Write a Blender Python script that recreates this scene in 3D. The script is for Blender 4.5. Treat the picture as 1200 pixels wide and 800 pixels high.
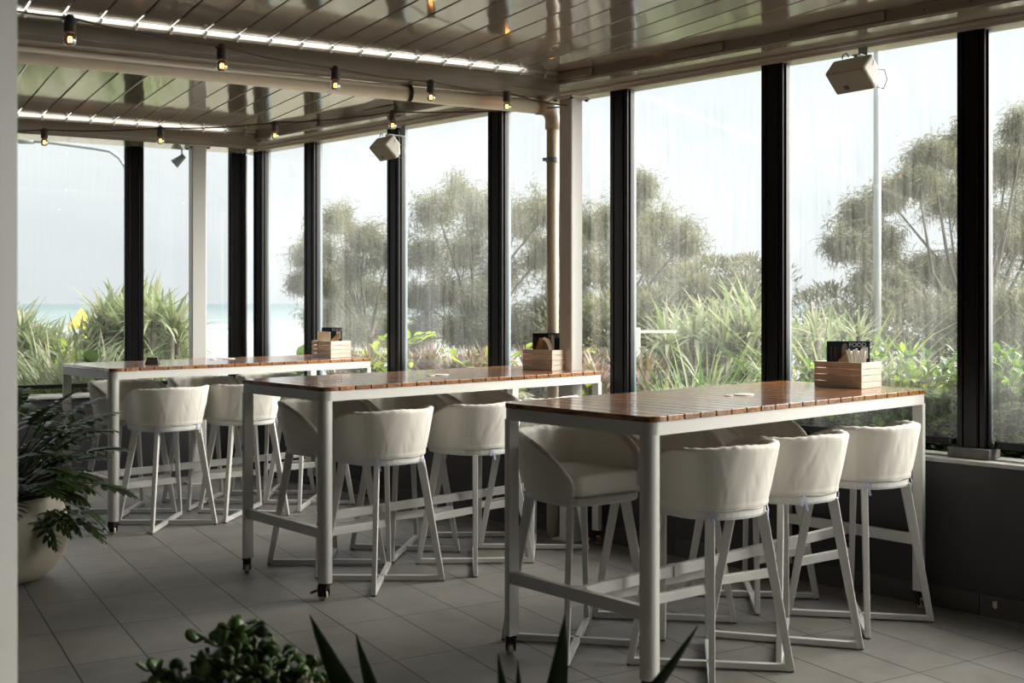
import bpy, math, random
import numpy as np
from mathutils import Vector, Matrix
# ---------------------------------------------------------------- frame
# world: louvres run along Y, beams along X; the camera looks 30 degrees to the right of Y
F = 1340.0; HZ = 354.0; HC = 1.46
C30, S30 = math.cos(math.radians(30)), .5
scn = bpy.context.scene
for o in list(bpy.data.objects): bpy.data.objects.remove(o)
cam_d = bpy.data.cameras.new('camera'); cam = bpy.data.objects.new('camera', cam_d)
scn.collection.objects.link(cam); scn.camera = cam
cam.location = (0, 0, HC); cam.rotation_euler = (math.pi/2, 0, -math.radians(30))
cam_d.sensor_fit = 'HORIZONTAL'; cam_d.sensor_width = 36; cam_d.lens = 36*F/1200
cam_d.shift_x = 0; cam_d.shift_y = -(400-HZ)/1200
cam_d.clip_start = .05; cam_d.clip_end = 6000
cam_d.dof.use_dof = True; cam_d.dof.focus_distance = 6.2; cam_d.dof.aperture_fstop = 5.0
scn.view_settings.view_transform = 'Standard'; scn.view_settings.look = 'None'
scn.view_settings.gamma = 1; scn.view_settings.use_curve_mapping = False
scn.view_settings.exposure = 0.18
SKY = .92
SUN_AZ, SUN_EL, SUN_GAIN = -24, 24, 14.5
w = bpy.data.worlds.new('world'); scn.world = w; w.use_nodes = True
nt = w.node_tree; nt.nodes.clear()
def N(nt, t, **k):
    n = nt.nodes.new(t)
    for a, b in k.items():
        if a.startswith('i_'): n.inputs[a[2:].replace('_', ' ')].default_value = b
        else: setattr(n, a, b)
    return n
L = lambda nt, a, b: nt.links.new(a, b)
tc = N(nt, 'ShaderNodeTexCoord'); sp = N(nt, 'ShaderNodeSeparateXYZ'); L(nt, tc.outputs['Generated'], sp.inputs[0])
mp = N(nt, 'ShaderNodeMapping'); mp.inputs['Scale'].default_value = (1, 1, 4); L(nt, tc.outputs['Generated'], mp.inputs[0])
no = N(nt, 'ShaderNodeTexNoise'); no.inputs['Scale'].default_value = 2.2; no.inputs['Detail'].default_value = 5
no.inputs['Roughness'].default_value = .5
L(nt, mp.outputs[0], no.inputs[0])
cr = N(nt, 'ShaderNodeValToRGB'); cr.color_ramp.elements[0].position = .36; cr.color_ramp.elements[1].position = .66
cr.color_ramp.elements[0].color = (.78, .83, .855, 1); cr.color_ramp.elements[1].color = (.89, .915, .93, 1)
L(nt, no.outputs[0], cr.inputs[0])
# overcast sky: the dome is brighter overhead than at the horizon
er = N(nt, 'ShaderNodeMapRange'); er.inputs[1].default_value = 0; er.inputs[2].default_value = .9
er.inputs[3].default_value = 1.0; er.inputs[4].default_value = 2.1
L(nt, sp.outputs[2], er.inputs[0])
ml = N(nt, 'ShaderNodeMath', operation='MULTIPLY'); ml.inputs[1].default_value = SKY; L(nt, er.outputs[0], ml.inputs[0])
# the hidden sun brightens the cloud on the right, beyond the frame
sd = N(nt, 'ShaderNodeVectorMath', operation='DOT_PRODUCT'); L(nt, tc.outputs['Generated'], sd.inputs[0])
_a, _e = math.radians(SUN_AZ), math.radians(SUN_EL); sd.inputs[1].default_value = (math.cos(_e)*math.cos(_a), math.cos(_e)*math.sin(_a), math.sin(_e))
sr = N(nt, 'ShaderNodeMapRange', interpolation_type='SMOOTHSTEP'); sr.inputs[1].default_value = .58; sr.inputs[2].default_value = 1.0; sr.inputs[3].default_value = 1; sr.inputs[4].default_value = SUN_GAIN
L(nt, sd.outputs['Value'], sr.inputs[0]); m3 = N(nt, 'ShaderNodeMath', operation='MULTIPLY'); L(nt, ml.outputs[0], m3.inputs[0]); L(nt, sr.outputs[0], m3.inputs[1]); ml = m3
bg = N(nt, 'ShaderNodeBackground'); wm = N(nt, 'ShaderNodeMapRange', interpolation_type='SMOOTHSTEP'); wm.inputs[1].default_value = .5; wm.inputs[2].default_value = .85; L(nt, sd.outputs['Value'], wm.inputs[0])
wx = N(nt, 'ShaderNodeMix', data_type='RGBA'); L(nt, wm.outputs[0], wx.inputs[0]); L(nt, cr.outputs[0], wx.inputs[6]); wx.inputs[7].default_value = (.92, .865, .80, 1)
L(nt, wx.outputs[2], bg.inputs[0]); L(nt, ml.outputs[0], bg.inputs[1])
wo = N(nt, 'ShaderNodeOutputWorld'); L(nt, bg.outputs[0], wo.inputs[0])
# ---------------------------------------------------------------- helpers
COL = scn.collection
rnd = random.Random(7); rng = np.random.default_rng(7)
def cw(x, y, z=0.0):                      # camera-aligned ground coordinates -> world
    return Vector((x*C30 + y*S30, -x*S30 + y*C30, z))
def P(px, t, z=0.0): return cw((px-600)/F*t, t, z)
def PY(px, py, t): return P(px, t, HC + (HZ-py)/F*t)
NW = Vector((math.cos(math.radians(15)), math.sin(math.radians(15)), 0))   # outward normal of the right glass wall
WW = Vector((-math.sin(math.radians(15)), math.cos(math.radians(15)), 0))  # along it, away from the camera
def W(n, s, z=0.0):                       # n metres out, s metres along the right wall
    v = NW*n + WW*s; return Vector((v.x, v.y, z))
def G(px, off, z=0.0):                    # on the ray of px, off metres outside the right glass
    r = (px-600)/F; t = (5.45+off)/((r+1)*math.sqrt(.5)); return P(px, t, z)
def B_(px, off, z=0.0):                   # on the ray of px, off metres outside the back glass
    r = (px-600)/F; t = (9.8+off)/(C30-.5*r); return P(px, t, z)
class MB:
    def __init__(s): s.v = []; s.f = []
    def add(s, v, f):
        n = len(s.v); s.v += [tuple(a) for a in v]; s.f += [tuple(n+i for i in q) for q in f]; return s
    def box(s, x0, x1, y0, y1, z0, z1, M=None):
        v = [Vector((x, y, z)) for z in (z0, z1) for y in (y0, y1) for x in (x0, x1)]
        if M is not None: v = [M @ a for a in v]
        return s.add(v, [(0,2,3,1),(4,5,7,6),(0,1,5,4),(2,6,7,3),(0,4,6,2),(1,3,7,5)])
    def prism(s, poly, z0, z1, M=None):
        n = len(poly)
        v = [Vector((x, y, z0)) for x, y in poly] + [Vector((x, y, z1)) for x, y in poly]
        if M is not None: v = [M @ a for a in v]
        return s.add(v, [tuple(range(n-1, -1, -1)), tuple(range(n, 2*n))] + [(i, (i+1) % n, n+(i+1) % n, n+i) for i in range(n)])
    def loft(s, rings, close=True, caps=True):
        n = len(rings[0]); v = [p for r in rings for p in r]; f = []
        for k in range(len(rings)-1):
            for i in range(n if close else n-1):
                j = (i+1) % n; f.append((k*n+i, k*n+j, (k+1)*n+j, (k+1)*n+i))
        if caps: f.append(tuple(range(n-1, -1, -1))); f.append(tuple((len(rings)-1)*n+i for i in range(n)))
        return s.add(v, f)
    def tube(s, pts, r, seg=10, caps=True):
        pts = [Vector(p) for p in pts]; rs = r if isinstance(r, (list, tuple)) else [r]*len(pts); rings = []
        for i, p in enumerate(pts):
            d = (pts[min(i+1, len(pts)-1)] - pts[max(i-1, 0)]).normalized()
            if i == 0:
                a = d.cross(Vector((0, 0, 1)))
                if a.length < .05: a = d.cross(Vector((0, 1, 0)))
                a.normalize()
            else: a = (a - d*a.dot(d)).normalized()
            b = d.cross(a)
            rings.append([p + (a*math.cos(q)+b*math.sin(q))*rs[i] for q in [2*math.pi*k/seg for k in range(seg)]])
        return s.loft(rings, True, caps)
    def bar(s, p0, p1, w0, h0, w1=None, h1=None, side=None):
        # flat bar from p0 to p1; side = direction of the w dimension
        p0, p1 = Vector(p0), Vector(p1); d = (p1-p0).normalized()
        w1 = w0 if w1 is None else w1; h1 = h0 if h1 is None else h1
        a = Vector(side) if side is not None else Vector((0, 0, 1)).cross(d)
        if a.length < .01: a = Vector((1, 0, 0))
        a = (a - d*a.dot(d)).normalized(); b = d.cross(a)
        R = lambda p, w_, h_: [p+a*x*w_/2+b*y*h_/2 for x, y in ((-1,-1),(1,-1),(1,1),(-1,1))]
        return s.loft([R(p0, w0, h0), R(p1, w1, h1)])
    def lathe(s, prof, c=(0,0,0), seg=32, M=None):
        c = Vector(c); rings = []
        for r, z in prof:
            q = [Vector((r*math.cos(2*math.pi*k/seg), r*math.sin(2*math.pi*k/seg), z)) for k in range(seg)]
            rings.append([(M @ a if M is not None else a)+c for a in q])
        return s.loft(rings)
    def sphere(s, c, r, seg=12, rg=8, sc=(1,1,1)):
        return s.lathe([(max(1e-4, r*math.sin(math.pi*i/rg)*sc[0]), -r*math.cos(math.pi*i/rg)*sc[2]) for i in range(rg+1)], c, seg)
def obj(name, mb, mat, parent=None, smooth=False, loc=None, bevel=0, sub=0, rot=None):
    if isinstance(mb, MB):
        me = bpy.data.meshes.new(name); me.from_pydata(mb.v, [], mb.f); me.update()
    else: me = mb
    for m in (mat if isinstance(mat, (list, tuple)) else [mat]): me.materials.append(m)
    if smooth: me.polygons.foreach_set('use_smooth', [True]*len(me.polygons))
    o = bpy.data.objects.new(name, me); COL.objects.link(o)
    if parent: o.parent = parent
    if loc is not None: o.location = loc
    if rot is not None: o.rotation_euler = rot
    if bevel:
        b = o.modifiers.new('bevel', 'BEVEL'); b.width = bevel; b.segments = 2; b.limit_method = 'ANGLE'; b.angle_limit = math.radians(40)
        b.harden_normals = False
    if sub:
        b = o.modifiers.new('sub', 'SUBSURF'); b.levels = sub; b.render_levels = sub
    return o
def tag(o, label=None, cat=None, group=None, kind=None):
    if label: o['label'] = label
    if cat: o['category'] = cat
    if group: o['group'] = group
    if kind: o['kind'] = kind
    return o
def empty(name, loc=(0,0,0), rz=0, label=None, cat=None, group=None, kind=None):
    o = bpy.data.objects.new(name, None); COL.objects.link(o); o.location = loc; o.rotation_euler = (0, 0, rz)
    o.empty_display_size = .1
    return tag(o, label, cat, group, kind)
def struct(name, mb, mat, **k): return tag(obj(name, mb, mat, **k), kind='structure')
def copy_tree(o, parent=None):
    c = o.copy(); COL.objects.link(c)
    if parent: c.parent = parent
    for ch in list(o.children): copy_tree(ch, c)
    return c
# ---- numpy foliage
def npmesh(name, V, Q, smooth=False):
    me = bpy.data.meshes.new(name); V = np.asarray(V, np.float32); Q = np.asarray(Q, np.int32)
    me.vertices.add(len(V)); me.vertices.foreach_set('co', V.ravel())
    me.loops.add(Q.size); me.loops.foreach_set('vertex_index', Q.ravel())
    me.polygons.add(len(Q)); me.polygons.foreach_set('loop_start', np.arange(0, Q.size, Q.shape[1], dtype=np.int32))
    if smooth: me.polygons.foreach_set('use_smooth', np.ones(len(Q), bool))
    me.update(calc_edges=True); me.validate(); return me
def blades(Pb, az, el, Ln, Wd, droop, prof, fold=.0, roll=None, side=None):
    """vectorised leaves: base points, azimuth, elevation, length, half width, droop (rad) and a width profile"""
    Pb = np.asarray(Pb, float); n = len(Pb); S = len(prof); b = lambda a: np.broadcast_to(np.asarray(a, float), (n,))
    az, el, Ln, Wd, droop = map(b, (az, el, Ln, Wd, droop)); roll = b(0 if roll is None else roll)
    p = Pb.copy(); V = np.zeros((n, S, 3, 3)); st = Ln/(S-1)
    for k in range(S):
        e = el - droop*(k/(S-1))
        d = np.stack([np.cos(e)*np.cos(az), np.cos(e)*np.sin(az), np.sin(e)], 1)
        a = np.stack([-np.sin(az), np.cos(az), 0*az], 1); u = np.cross(d, a)
        s_ = a*np.cos(roll)[:, None] + u*np.sin(roll)[:, None]; nn = np.cross(s_, d)
        w_ = (Wd*prof[k])[:, None]
        V[:, k, 0] = p - s_*w_ - nn*w_*fold; V[:, k, 1] = p; V[:, k, 2] = p + s_*w_ - nn*w_*fold
        p = p + d*st[:, None]
    base = (np.arange(n)*S*3)[:, None, None]; k = (np.arange(S-1)*3)[None, :, None]
    q = np.concatenate([base+k+np.array([0,1,4,3]), base+k+np.array([1,2,5,4])], 2).reshape(-1, 4)
    return V.reshape(-1, 3), q
def merge(parts):
    V = []; Q = []; n = 0
    for v, q in parts: V.append(v); Q.append(q+n); n += len(v)
    return np.concatenate(V), np.concatenate(Q)
STRAP = [.75, 1, .95, .8, .5, .06]; OVAL = [.06, .75, 1, .8, .05]; THIN = [.6, 1, .7, .1]; ROUND = [.25, .75, 1, 1, .8, .3]; PADDLE = [.1, .8, 1, 1, .85, .5, .05]
U = lambda a, b, n: rng.uniform(a, b, n)
# ---------------------------------------------------------------- materials
def mat(name, col, rough=.5, metal=0, coat=0, bump=0, bscale=40, var=0, vscale=6, spec=.5, bdetail=4, stretch=None):
    m = bpy.data.materials.new(name); m.use_nodes = True; nt = m.node_tree; b = nt.nodes['Principled BSDF']
    b.inputs['Base Color'].default_value = (*col, 1); b.inputs['Roughness'].default_value = rough
    b.inputs['Metallic'].default_value = metal; b.inputs['Coat Weight'].default_value = coat; b.inputs['Specular IOR Level'].default_value = spec
    b.inputs['Coat Roughness'].default_value = .06
    tc = N(nt, 'ShaderNodeTexCoord'); src = tc.outputs['Object']
    if stretch:
        mp = N(nt, 'ShaderNodeMapping'); mp.inputs['Scale'].default_value = stretch; L(nt, src, mp.inputs[0]); src = mp.outputs[0]
    if var:
        n = N(nt, 'ShaderNodeTexNoise'); n.inputs['Scale'].default_value = vscale; n.inputs['Detail'].default_value = 6; L(nt, src, n.inputs[0])
        r = N(nt, 'ShaderNodeValToRGB'); r.color_ramp.elements[0].position = .3; r.color_ramp.elements[1].position = .7
        r.color_ramp.elements[0].color = (*[c*(1-var) for c in col], 1); r.color_ramp.elements[1].color = (*[min(1, c*(1+var)) for c in col], 1)
        L(nt, n.outputs[0], r.inputs[0]); L(nt, r.outputs[0], b.inputs['Base Color'])
    if bump:
        n = N(nt, 'ShaderNodeTexNoise'); n.inputs['Scale'].default_value = bscale; n.inputs['Detail'].default_value = bdetail; L(nt, src, n.inputs[0])
        bp = N(nt, 'ShaderNodeBump'); bp.inputs['Strength'].default_value = bump; bp.inputs['Distance'].default_value = .01
        L(nt, n.outputs[0], bp.inputs['Height']); L(nt, bp.outputs[0], b.inputs['Normal'])
    return m
def leafmat(name, cols, rough=.35, transl=.35):
    m = bpy.data.materials.new(name); m.use_nodes = True; nt = m.node_tree; b = nt.nodes['Principled BSDF']; out = nt.nodes['Material Output']
    g = N(nt, 'ShaderNodeNewGeometry'); r = N(nt, 'ShaderNodeValToRGB'); e = r.color_ramp.elements
    for i, c in enumerate(cols):
        x = e[i] if i < 2 else e.new(1.0)
        x.position = i/(len(cols)-1); x.color = (*c, 1)
    for i, c in enumerate(cols): e[i].position = i/(len(cols)-1)
    for i, c in enumerate(cols): e[i].color = (*c, 1)
    L(nt, g.outputs['Random Per Island'], r.inputs[0]); L(nt, r.outputs[0], b.inputs['Base Color']); b.inputs['Roughness'].default_value = rough
    t = N(nt, 'ShaderNodeBsdfTranslucent'); hs = N(nt, 'ShaderNodeHueSaturation'); hs.inputs['Value'].default_value = 1.5; hs.inputs['Saturation'].default_value = 1.1
    L(nt, r.outputs[0], hs.inputs['Color']); L(nt, hs.outputs[0], t.inputs[0])
    mx = N(nt, 'ShaderNodeMixShader'); mx.inputs[0].default_value = transl; L(nt, b.outputs[0], mx.inputs[1]); L(nt, t.outputs[0], mx.inputs[2]); L(nt, mx.outputs[0], out.inputs[0])
    return m
M = {}
M['white'] = mat('white_powder_coat', (.62, .615, .59), .42, bump=.02, bscale=300)
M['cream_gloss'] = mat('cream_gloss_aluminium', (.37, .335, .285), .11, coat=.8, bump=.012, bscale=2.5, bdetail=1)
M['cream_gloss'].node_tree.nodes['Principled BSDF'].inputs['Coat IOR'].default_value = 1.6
M['leak_white'] = mat('daylit_gutter_white', (.85, .84, .80), .25)  # white put in for daylight leaking past the blade ends
M['cream'] = mat('cream_painted_steel', (.60, .565, .50), .25)
M['pipe'] = mat('cream_pvc', (.62, .54, .42), .4)
M['black'] = mat('black_aluminium', (.005, .005, .006), .35, spec=.22)
M['block'] = mat('weathered_block', (.12, .115, .11), .8, var=.3, vscale=20, bump=.3, bscale=40)
M['cutlery'] = mat('dark_wood_cutlery', (.05, .035, .028), .5)
M['edge_blue'] = mat('blue_grey_edge', (.10, .15, .18), .3)  # blue-grey stands in for the reflection on the mullion sides
M['wall'] = mat('charcoal_paint', (.024, .024, .025), .6, bump=.05, bscale=60, var=.1)
M['skirt'] = mat('skirting_tile', (.055, .05, .045), .6, var=.15, vscale=8)
M['sill'] = mat('sill_stone', (.42, .41, .39), .5, var=.2, vscale=9, bump=.1)
M['dark_metal'] = mat('dark_metal', (.03, .026, .024), .4, metal=.6)
M['rubber'] = mat('black_rubber', (.02, .02, .02), .6)
M['wheel'] = mat('cream_wheel', (.55, .48, .33), .4)
M['rust'] = mat('rusty_brake', (.16, .05, .025), .6, var=.4, vscale=60)
M['lilac'] = mat('lilac_ribbon', (.52, .54, .74), .7)
M['pot'] = mat('pot_cream', (.62, .565, .46), .55, var=.06, vscale=3, bump=.04, bscale=20)
M['soil'] = mat('soil', (.03, .022, .015), .9, bump=.5, bscale=60, var=.4)
M['speaker'] = mat('speaker_white', (.60, .58, .52), .45)
M['grille'] = mat('speaker_grille', (.36, .335, .285), .6, bump=.3, bscale=900)
M['badge'] = mat('badge_dark', (.02, .02, .022), .4)
M['badge2'] = mat('badge_pale', (.22, .22, .2), .4)
M['cable'] = mat('cable_brown', (.10, .075, .055), .6)
M['socket'] = mat('socket_grey', (.10, .095, .085), .55)
M['kraft'] = mat('kraft_paper', (.42, .27, .13), .8, var=.12, vscale=30)
M['paper'] = mat('paper_white', (.88, .84, .76), .8)
M['beige'] = mat('beige_card', (.62, .52, .38), .8)
M['navy'] = mat('menu_navy', (.010, .018, .035), .3, coat=.2)
M['teal'] = mat('menu_blue', (.03, .22, .38), .35); M['dimtext'] = mat('menu_dim_print', (.035, .07, .12), .4)
M['ink'] = mat('menu_white_ink', (.7, .72, .72), .5)
M['steel'] = mat('galvanised', (.30, .33, .345), .5, metal=.2)
M['bark'] = mat('bark', (.10, .085, .07), .9, bump=.5, bscale=12, var=.3)
M['stem'] = mat('green_stem', (.08, .12, .03), .5)
M['dstem'] = mat('dark_stem', (.035, .045, .015), .5)
M['yellow'] = mat('yellow_canvas', (.80, .50, .05), .7)
M['trough'] = mat('trough_grey', (.12, .115, .105), .7, var=.2)
# wood: boards across the table, red-brown, lacquered
def wood_mat(name, c1, c2, rough, coat, scale, stretch, vv=.35):
    m = bpy.data.materials.new(name); m.use_nodes = True; nt = m.node_tree; b = nt.nodes['Principled BSDF']
    tc = N(nt, 'ShaderNodeTexCoord'); g = N(nt, 'ShaderNodeNewGeometry')
    ad = N(nt, 'ShaderNodeVectorMath', operation='ADD'); L(nt, tc.outputs['Object'], ad.inputs[0]); L(nt, g.outputs['Random Per Island'], ad.inputs[1])
    mp = N(nt, 'ShaderNodeMapping'); mp.inputs['Scale'].default_value = stretch; L(nt, ad.outputs[0], mp.inputs[0])
    n = N(nt, 'ShaderNodeTexNoise'); n.inputs['Scale'].default_value = scale; n.inputs['Detail'].default_value = 6; n.inputs['Distortion'].default_value = .6
    L(nt, mp.outputs[0], n.inputs[0])
    r = N(nt, 'ShaderNodeValToRGB'); r.color_ramp.elements[0].position = .35; r.color_ramp.elements[1].position = .65
    r.color_ramp.elements[0].color = (*c1, 1); r.color_ramp.elements[1].color = (*c2, 1); L(nt, n.outputs[0], r.inputs[0])
    hs = N(nt, 'ShaderNodeHueSaturation'); vr = N(nt, 'ShaderNodeMapRange'); vr.inputs[3].default_value = 1-vv; vr.inputs[4].default_value = 1+vv
    L(nt, g.outputs['Random Per Island'], vr.inputs[0]); L(nt, vr.outputs[0], hs.inputs['Value']); L(nt, r.outputs[0], hs.inputs['Color'])
    L(nt, hs.outputs[0], b.inputs['Base Color']); b.inputs['Roughness'].default_value = rough; b.inputs['Coat Weight'].default_value = coat
    b.inputs['Coat Roughness'].default_value = .10
    bp = N(nt, 'ShaderNodeBump'); bp.inputs['Strength'].default_value = .12; bp.inputs['Distance'].default_value = .004
    L(nt, n.outputs[0], bp.inputs['Height']); L(nt, bp.outputs[0], b.inputs['Normal'])
    return m
M['wood'] = wood_mat('lacquered_hardwood', (.12, .038, .010), (.40, .17, .050), .24, .7, 9, (9, 1, 9))
M['crate'] = wood_mat('pale_pine', (.66, .57, .48), (.78, .70, .61), .6, 0, 9, (1, 1, 9), .12)
# canvas
def canvas():
    m = bpy.data.materials.new('white_canvas'); m.use_nodes = True; nt = m.node_tree; b = nt.nodes['Principled BSDF']
    b.inputs['Base Color'].default_value = (.68, .655, .60, 1); b.inputs['Roughness'].default_value = .75; b.inputs['Specular IOR Level'].default_value = .25
    tc = N(nt, 'ShaderNodeTexCoord')
    n1 = N(nt, 'ShaderNodeTexNoise'); n1.inputs['Scale'].default_value = 7; n1.inputs['Detail'].default_value = 3; n1.inputs['Distortion'].default_value = 1.8
    mp = N(nt, 'ShaderNodeMapping'); mp.inputs['Scale'].default_value = (1, 1, .45); L(nt, tc.outputs['Object'], mp.inputs[0]); L(nt, mp.outputs[0], n1.inputs[0])
    n2 = N(nt, 'ShaderNodeTexNoise'); n2.inputs['Scale'].default_value = 240; L(nt, tc.outputs['Object'], n2.inputs[0])
    b1 = N(nt, 'ShaderNodeBump'); b1.inputs['Strength'].default_value = .2; b1.inputs['Distance'].default_value = .015; L(nt, n1.outputs[0], b1.inputs['Height'])
    b2 = N(nt, 'ShaderNodeBump'); b2.inputs['Strength'].default_value = .1; b2.inputs['Distance'].default_value = .002; L(nt, n2.outputs[0], b2.inputs['Height'])
    L(nt, b1.outputs[0], b2.inputs['Normal']); L(nt, b2.outputs[0], b.inputs['Normal']); return m
M['canvas'] = canvas()
# floor tiles
TA = math.radians(30.08)-math.radians(30); T0 = cw(-2.5655, 5.4007); TW, TL = .2878, .548
def floor_mat():
    m = bpy.data.materials.new('grey_floor_tile'); m.use_nodes = True; nt = m.node_tree; b = nt.nodes['Principled BSDF']
    g = N(nt, 'ShaderNodeNewGeometry'); sb = N(nt, 'ShaderNodeVectorMath', operation='SUBTRACT'); L(nt, g.outputs['Position'], sb.inputs[0]); sb.inputs[1].default_value = (T0.x, T0.y+.02, 0)
    dv = N(nt, 'ShaderNodeVectorMath', operation='DIVIDE'); L(nt, sb.outputs[0], dv.inputs[0]); dv.inputs[1].default_value = (TW, TL, 1)
    s0 = N(nt, 'ShaderNodeSeparateXYZ'); L(nt, g.outputs['Position'], s0.inputs[0]); s1 = N(nt, 'ShaderNodeSeparateXYZ'); L(nt, dv.outputs[0], s1.inputs[0])
    def mth(op, a, b):
        q = N(nt, 'ShaderNodeMath', operation=op); L(nt, a, q.inputs[0])
        if isinstance(b, float): q.inputs[1].default_value = b
        else: L(nt, b, q.inputs[1])
        return q.outputs[0]
    # two batches of tile, the far courses slightly shorter
    d0 = mth('SUBTRACT', s0.outputs[1], 4.865); vv_ = mth('ADD', mth('DIVIDE', mth('MAXIMUM', d0, 0.0), .522), mth('DIVIDE', mth('MINIMUM', d0, 0.0), .587))
    cb = N(nt, 'ShaderNodeCombineXYZ'); L(nt, s1.outputs[0], cb.inputs[0]); L(nt, vv_, cb.inputs[1]); dv = cb
    sp = N(nt, 'ShaderNodeSeparateXYZ'); L(nt, dv.outputs[0], sp.inputs[0])
    masks = []
    for i, sz, wd in ((0, TW, .0045), (1, TL, .0034)):
        fr = N(nt, 'ShaderNodeMath', operation='FRACT'); L(nt, sp.outputs[i], fr.inputs[0])
        pp = N(nt, 'ShaderNodeMath', operation='PINGPONG'); pp.inputs[1].default_value = .5; L(nt, fr.outputs[0], pp.inputs[0])
        mr = N(nt, 'ShaderNodeMapRange'); mr.inputs[1].default_value = wd*.5/sz; mr.inputs[2].default_value = wd/sz; L(nt, pp.outputs[0], mr.inputs[0]); masks.append(mr)
    mn = N(nt, 'ShaderNodeMath', operation='MINIMUM'); L(nt, masks[0].outputs[0], mn.inputs[0]); L(nt, masks[1].outputs[0], mn.inputs[1])
    fl = N(nt, 'ShaderNodeVectorMath', operation='FLOOR'); L(nt, dv.outputs[0], fl.inputs[0])
    wn = N(nt, 'ShaderNodeTexWhiteNoise'); L(nt, fl.outputs[0], wn.inputs[0])
    n = N(nt, 'ShaderNodeTexNoise'); n.inputs['Scale'].default_value = 3.5; n.inputs['Detail'].default_value = 8; n.inputs['Roughness'].default_value = .65; L(nt, g.outputs['Position'], n.inputs[0])
    r = N(nt, 'ShaderNodeValToRGB'); r.color_ramp.elements[0].position = .3; r.color_ramp.elements[1].position = .72
    r.color_ramp.elements[0].color = (.128, .120, .111, 1); r.color_ramp.elements[1].color = (.200, .189, .175, 1); L(nt, n.outputs[0], r.inputs[0])
    hs = N(nt, 'ShaderNodeHueSaturation'); vr = N(nt, 'ShaderNodeMapRange'); vr.inputs[3].default_value = .9; vr.inputs[4].default_value = 1.1
    L(nt, wn.outputs[0], vr.inputs[0]); L(nt, vr.outputs[0], hs.inputs['Value']); L(nt, r.outputs[0], hs.inputs['Color'])
    mx = N(nt, 'ShaderNodeMix', data_type='RGBA'); L(nt, mn.outputs[0], mx.inputs[0]); mx.inputs[6].default_value = (.018, .017, .016, 1); L(nt, hs.outputs[0], mx.inputs[7])
    L(nt, mx.outputs[2], b.inputs['Base Color']); b.inputs['Roughness'].default_value = .48
    bp = N(nt, 'ShaderNodeBump'); bp.inputs['Strength'].default_value = .5; bp.inputs['Distance'].default_value = .002; L(nt, mn.outputs[0], bp.inputs['Height'])
    L(nt, bp.outputs[0], b.inputs['Normal']); return m
M['floor'] = floor_mat()
# glass with a thin film of salt and dried drips
def glass_mat():
    m = bpy.data.materials.new('salt_filmed_glass'); m.use_nodes = True; nt = m.node_tree; nt.nodes.clear()
    out = N(nt, 'ShaderNodeOutputMaterial'); tr = N(nt, 'ShaderNodeBsdfTransparent'); tr.inputs[0].default_value = (.97, .985, .98, 1)
    gl = N(nt, 'ShaderNodeBsdfGlossy'); gl.inputs['Roughness'].default_value = .0; ge = N(nt, 'ShaderNodeNewGeometry'); dt = N(nt, 'ShaderNodeVectorMath', operation='DOT_PRODUCT'); L(nt, ge.outputs['Normal'], dt.inputs[0]); L(nt, ge.outputs['Incoming'], dt.inputs[1])
    ab = N(nt, 'ShaderNodeMath', operation='ABSOLUTE'); L(nt, dt.outputs['Value'], ab.inputs[0])
    om = N(nt, 'ShaderNodeMath', operation='SUBTRACT'); om.inputs[0].default_value = 1; L(nt, ab.outputs[0], om.inputs[1])
    pw_ = N(nt, 'ShaderNodeMath', operation='POWER'); L(nt, om.outputs[0], pw_.inputs[0]); pw_.inputs[1].default_value = 5
    fz = N(nt, 'ShaderNodeMapRange'); fz.inputs[3].default_value = .04; fz.inputs[4].default_value = 1; L(nt, pw_.outputs[0], fz.inputs[0])
    mx = N(nt, 'ShaderNodeMixShader'); L(nt, fz.outputs[0], mx.inputs[0]); L(nt, tr.outputs[0], mx.inputs[1]); L(nt, gl.outputs[0], mx.inputs[2])
    tl = N(nt, 'ShaderNodeBsdfTranslucent'); tl.inputs[0].default_value = (.93, .95, .93, 1)
    g = N(nt, 'ShaderNodeNewGeometry'); mp = N(nt, 'ShaderNodeMapping'); mp.inputs['Scale'].default_value = (14, 14, .8); L(nt, g.outputs['Position'], mp.inputs[0])
    n = N(nt, 'ShaderNodeTexNoise'); n.inputs['Scale'].default_value = 3; n.inputs['Detail'].default_value = 6; n.inputs['Roughness'].default_value = .75; L(nt, mp.outputs[0], n.inputs[0])
    n2 = N(nt, 'ShaderNodeTexNoise'); n2.inputs['Scale'].default_value = 1.1; n2.inputs['Detail'].default_value = 3; L(nt, g.outputs['Position'], n2.inputs[0])
    mu = N(nt, 'ShaderNodeMath', operation='MULTIPLY'); L(nt, n.outputs[0], mu.inputs[0]); L(nt, n2.outputs[0], mu.inputs[1])
    mr = N(nt, 'ShaderNodeMapRange'); mr.inputs[1].default_value = .15; mr.inputs[2].default_value = .42; mr.inputs[3].default_value = FILM[0]; mr.inputs[4].default_value = FILM[1]
    L(nt, mu.outputs[0], mr.inputs[0])
    m2 = N(nt, 'ShaderNodeMixShader'); L(nt, mr.outputs[0], m2.inputs[0]); L(nt, mx.outputs[0], m2.inputs[1]); L(nt, tl.outputs[0], m2.inputs[2]); L(nt, m2.outputs[0], out.inputs[0])
    return m
FILM = (.003, .042)
M['glass'] = glass_mat()
def emis(name, col, s):
    m = bpy.data.materials.new(name); m.use_nodes = True; b = m.node_tree.nodes['Principled BSDF']
    b.inputs['Base Color'].default_value = (*col, 1); b.inputs['Emission Color'].default_value = (*col, 1); b.inputs['Emission Strength'].default_value = s; return m
M['filament'] = emis('glowing_filament', (1, .42, .10), 16)
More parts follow.
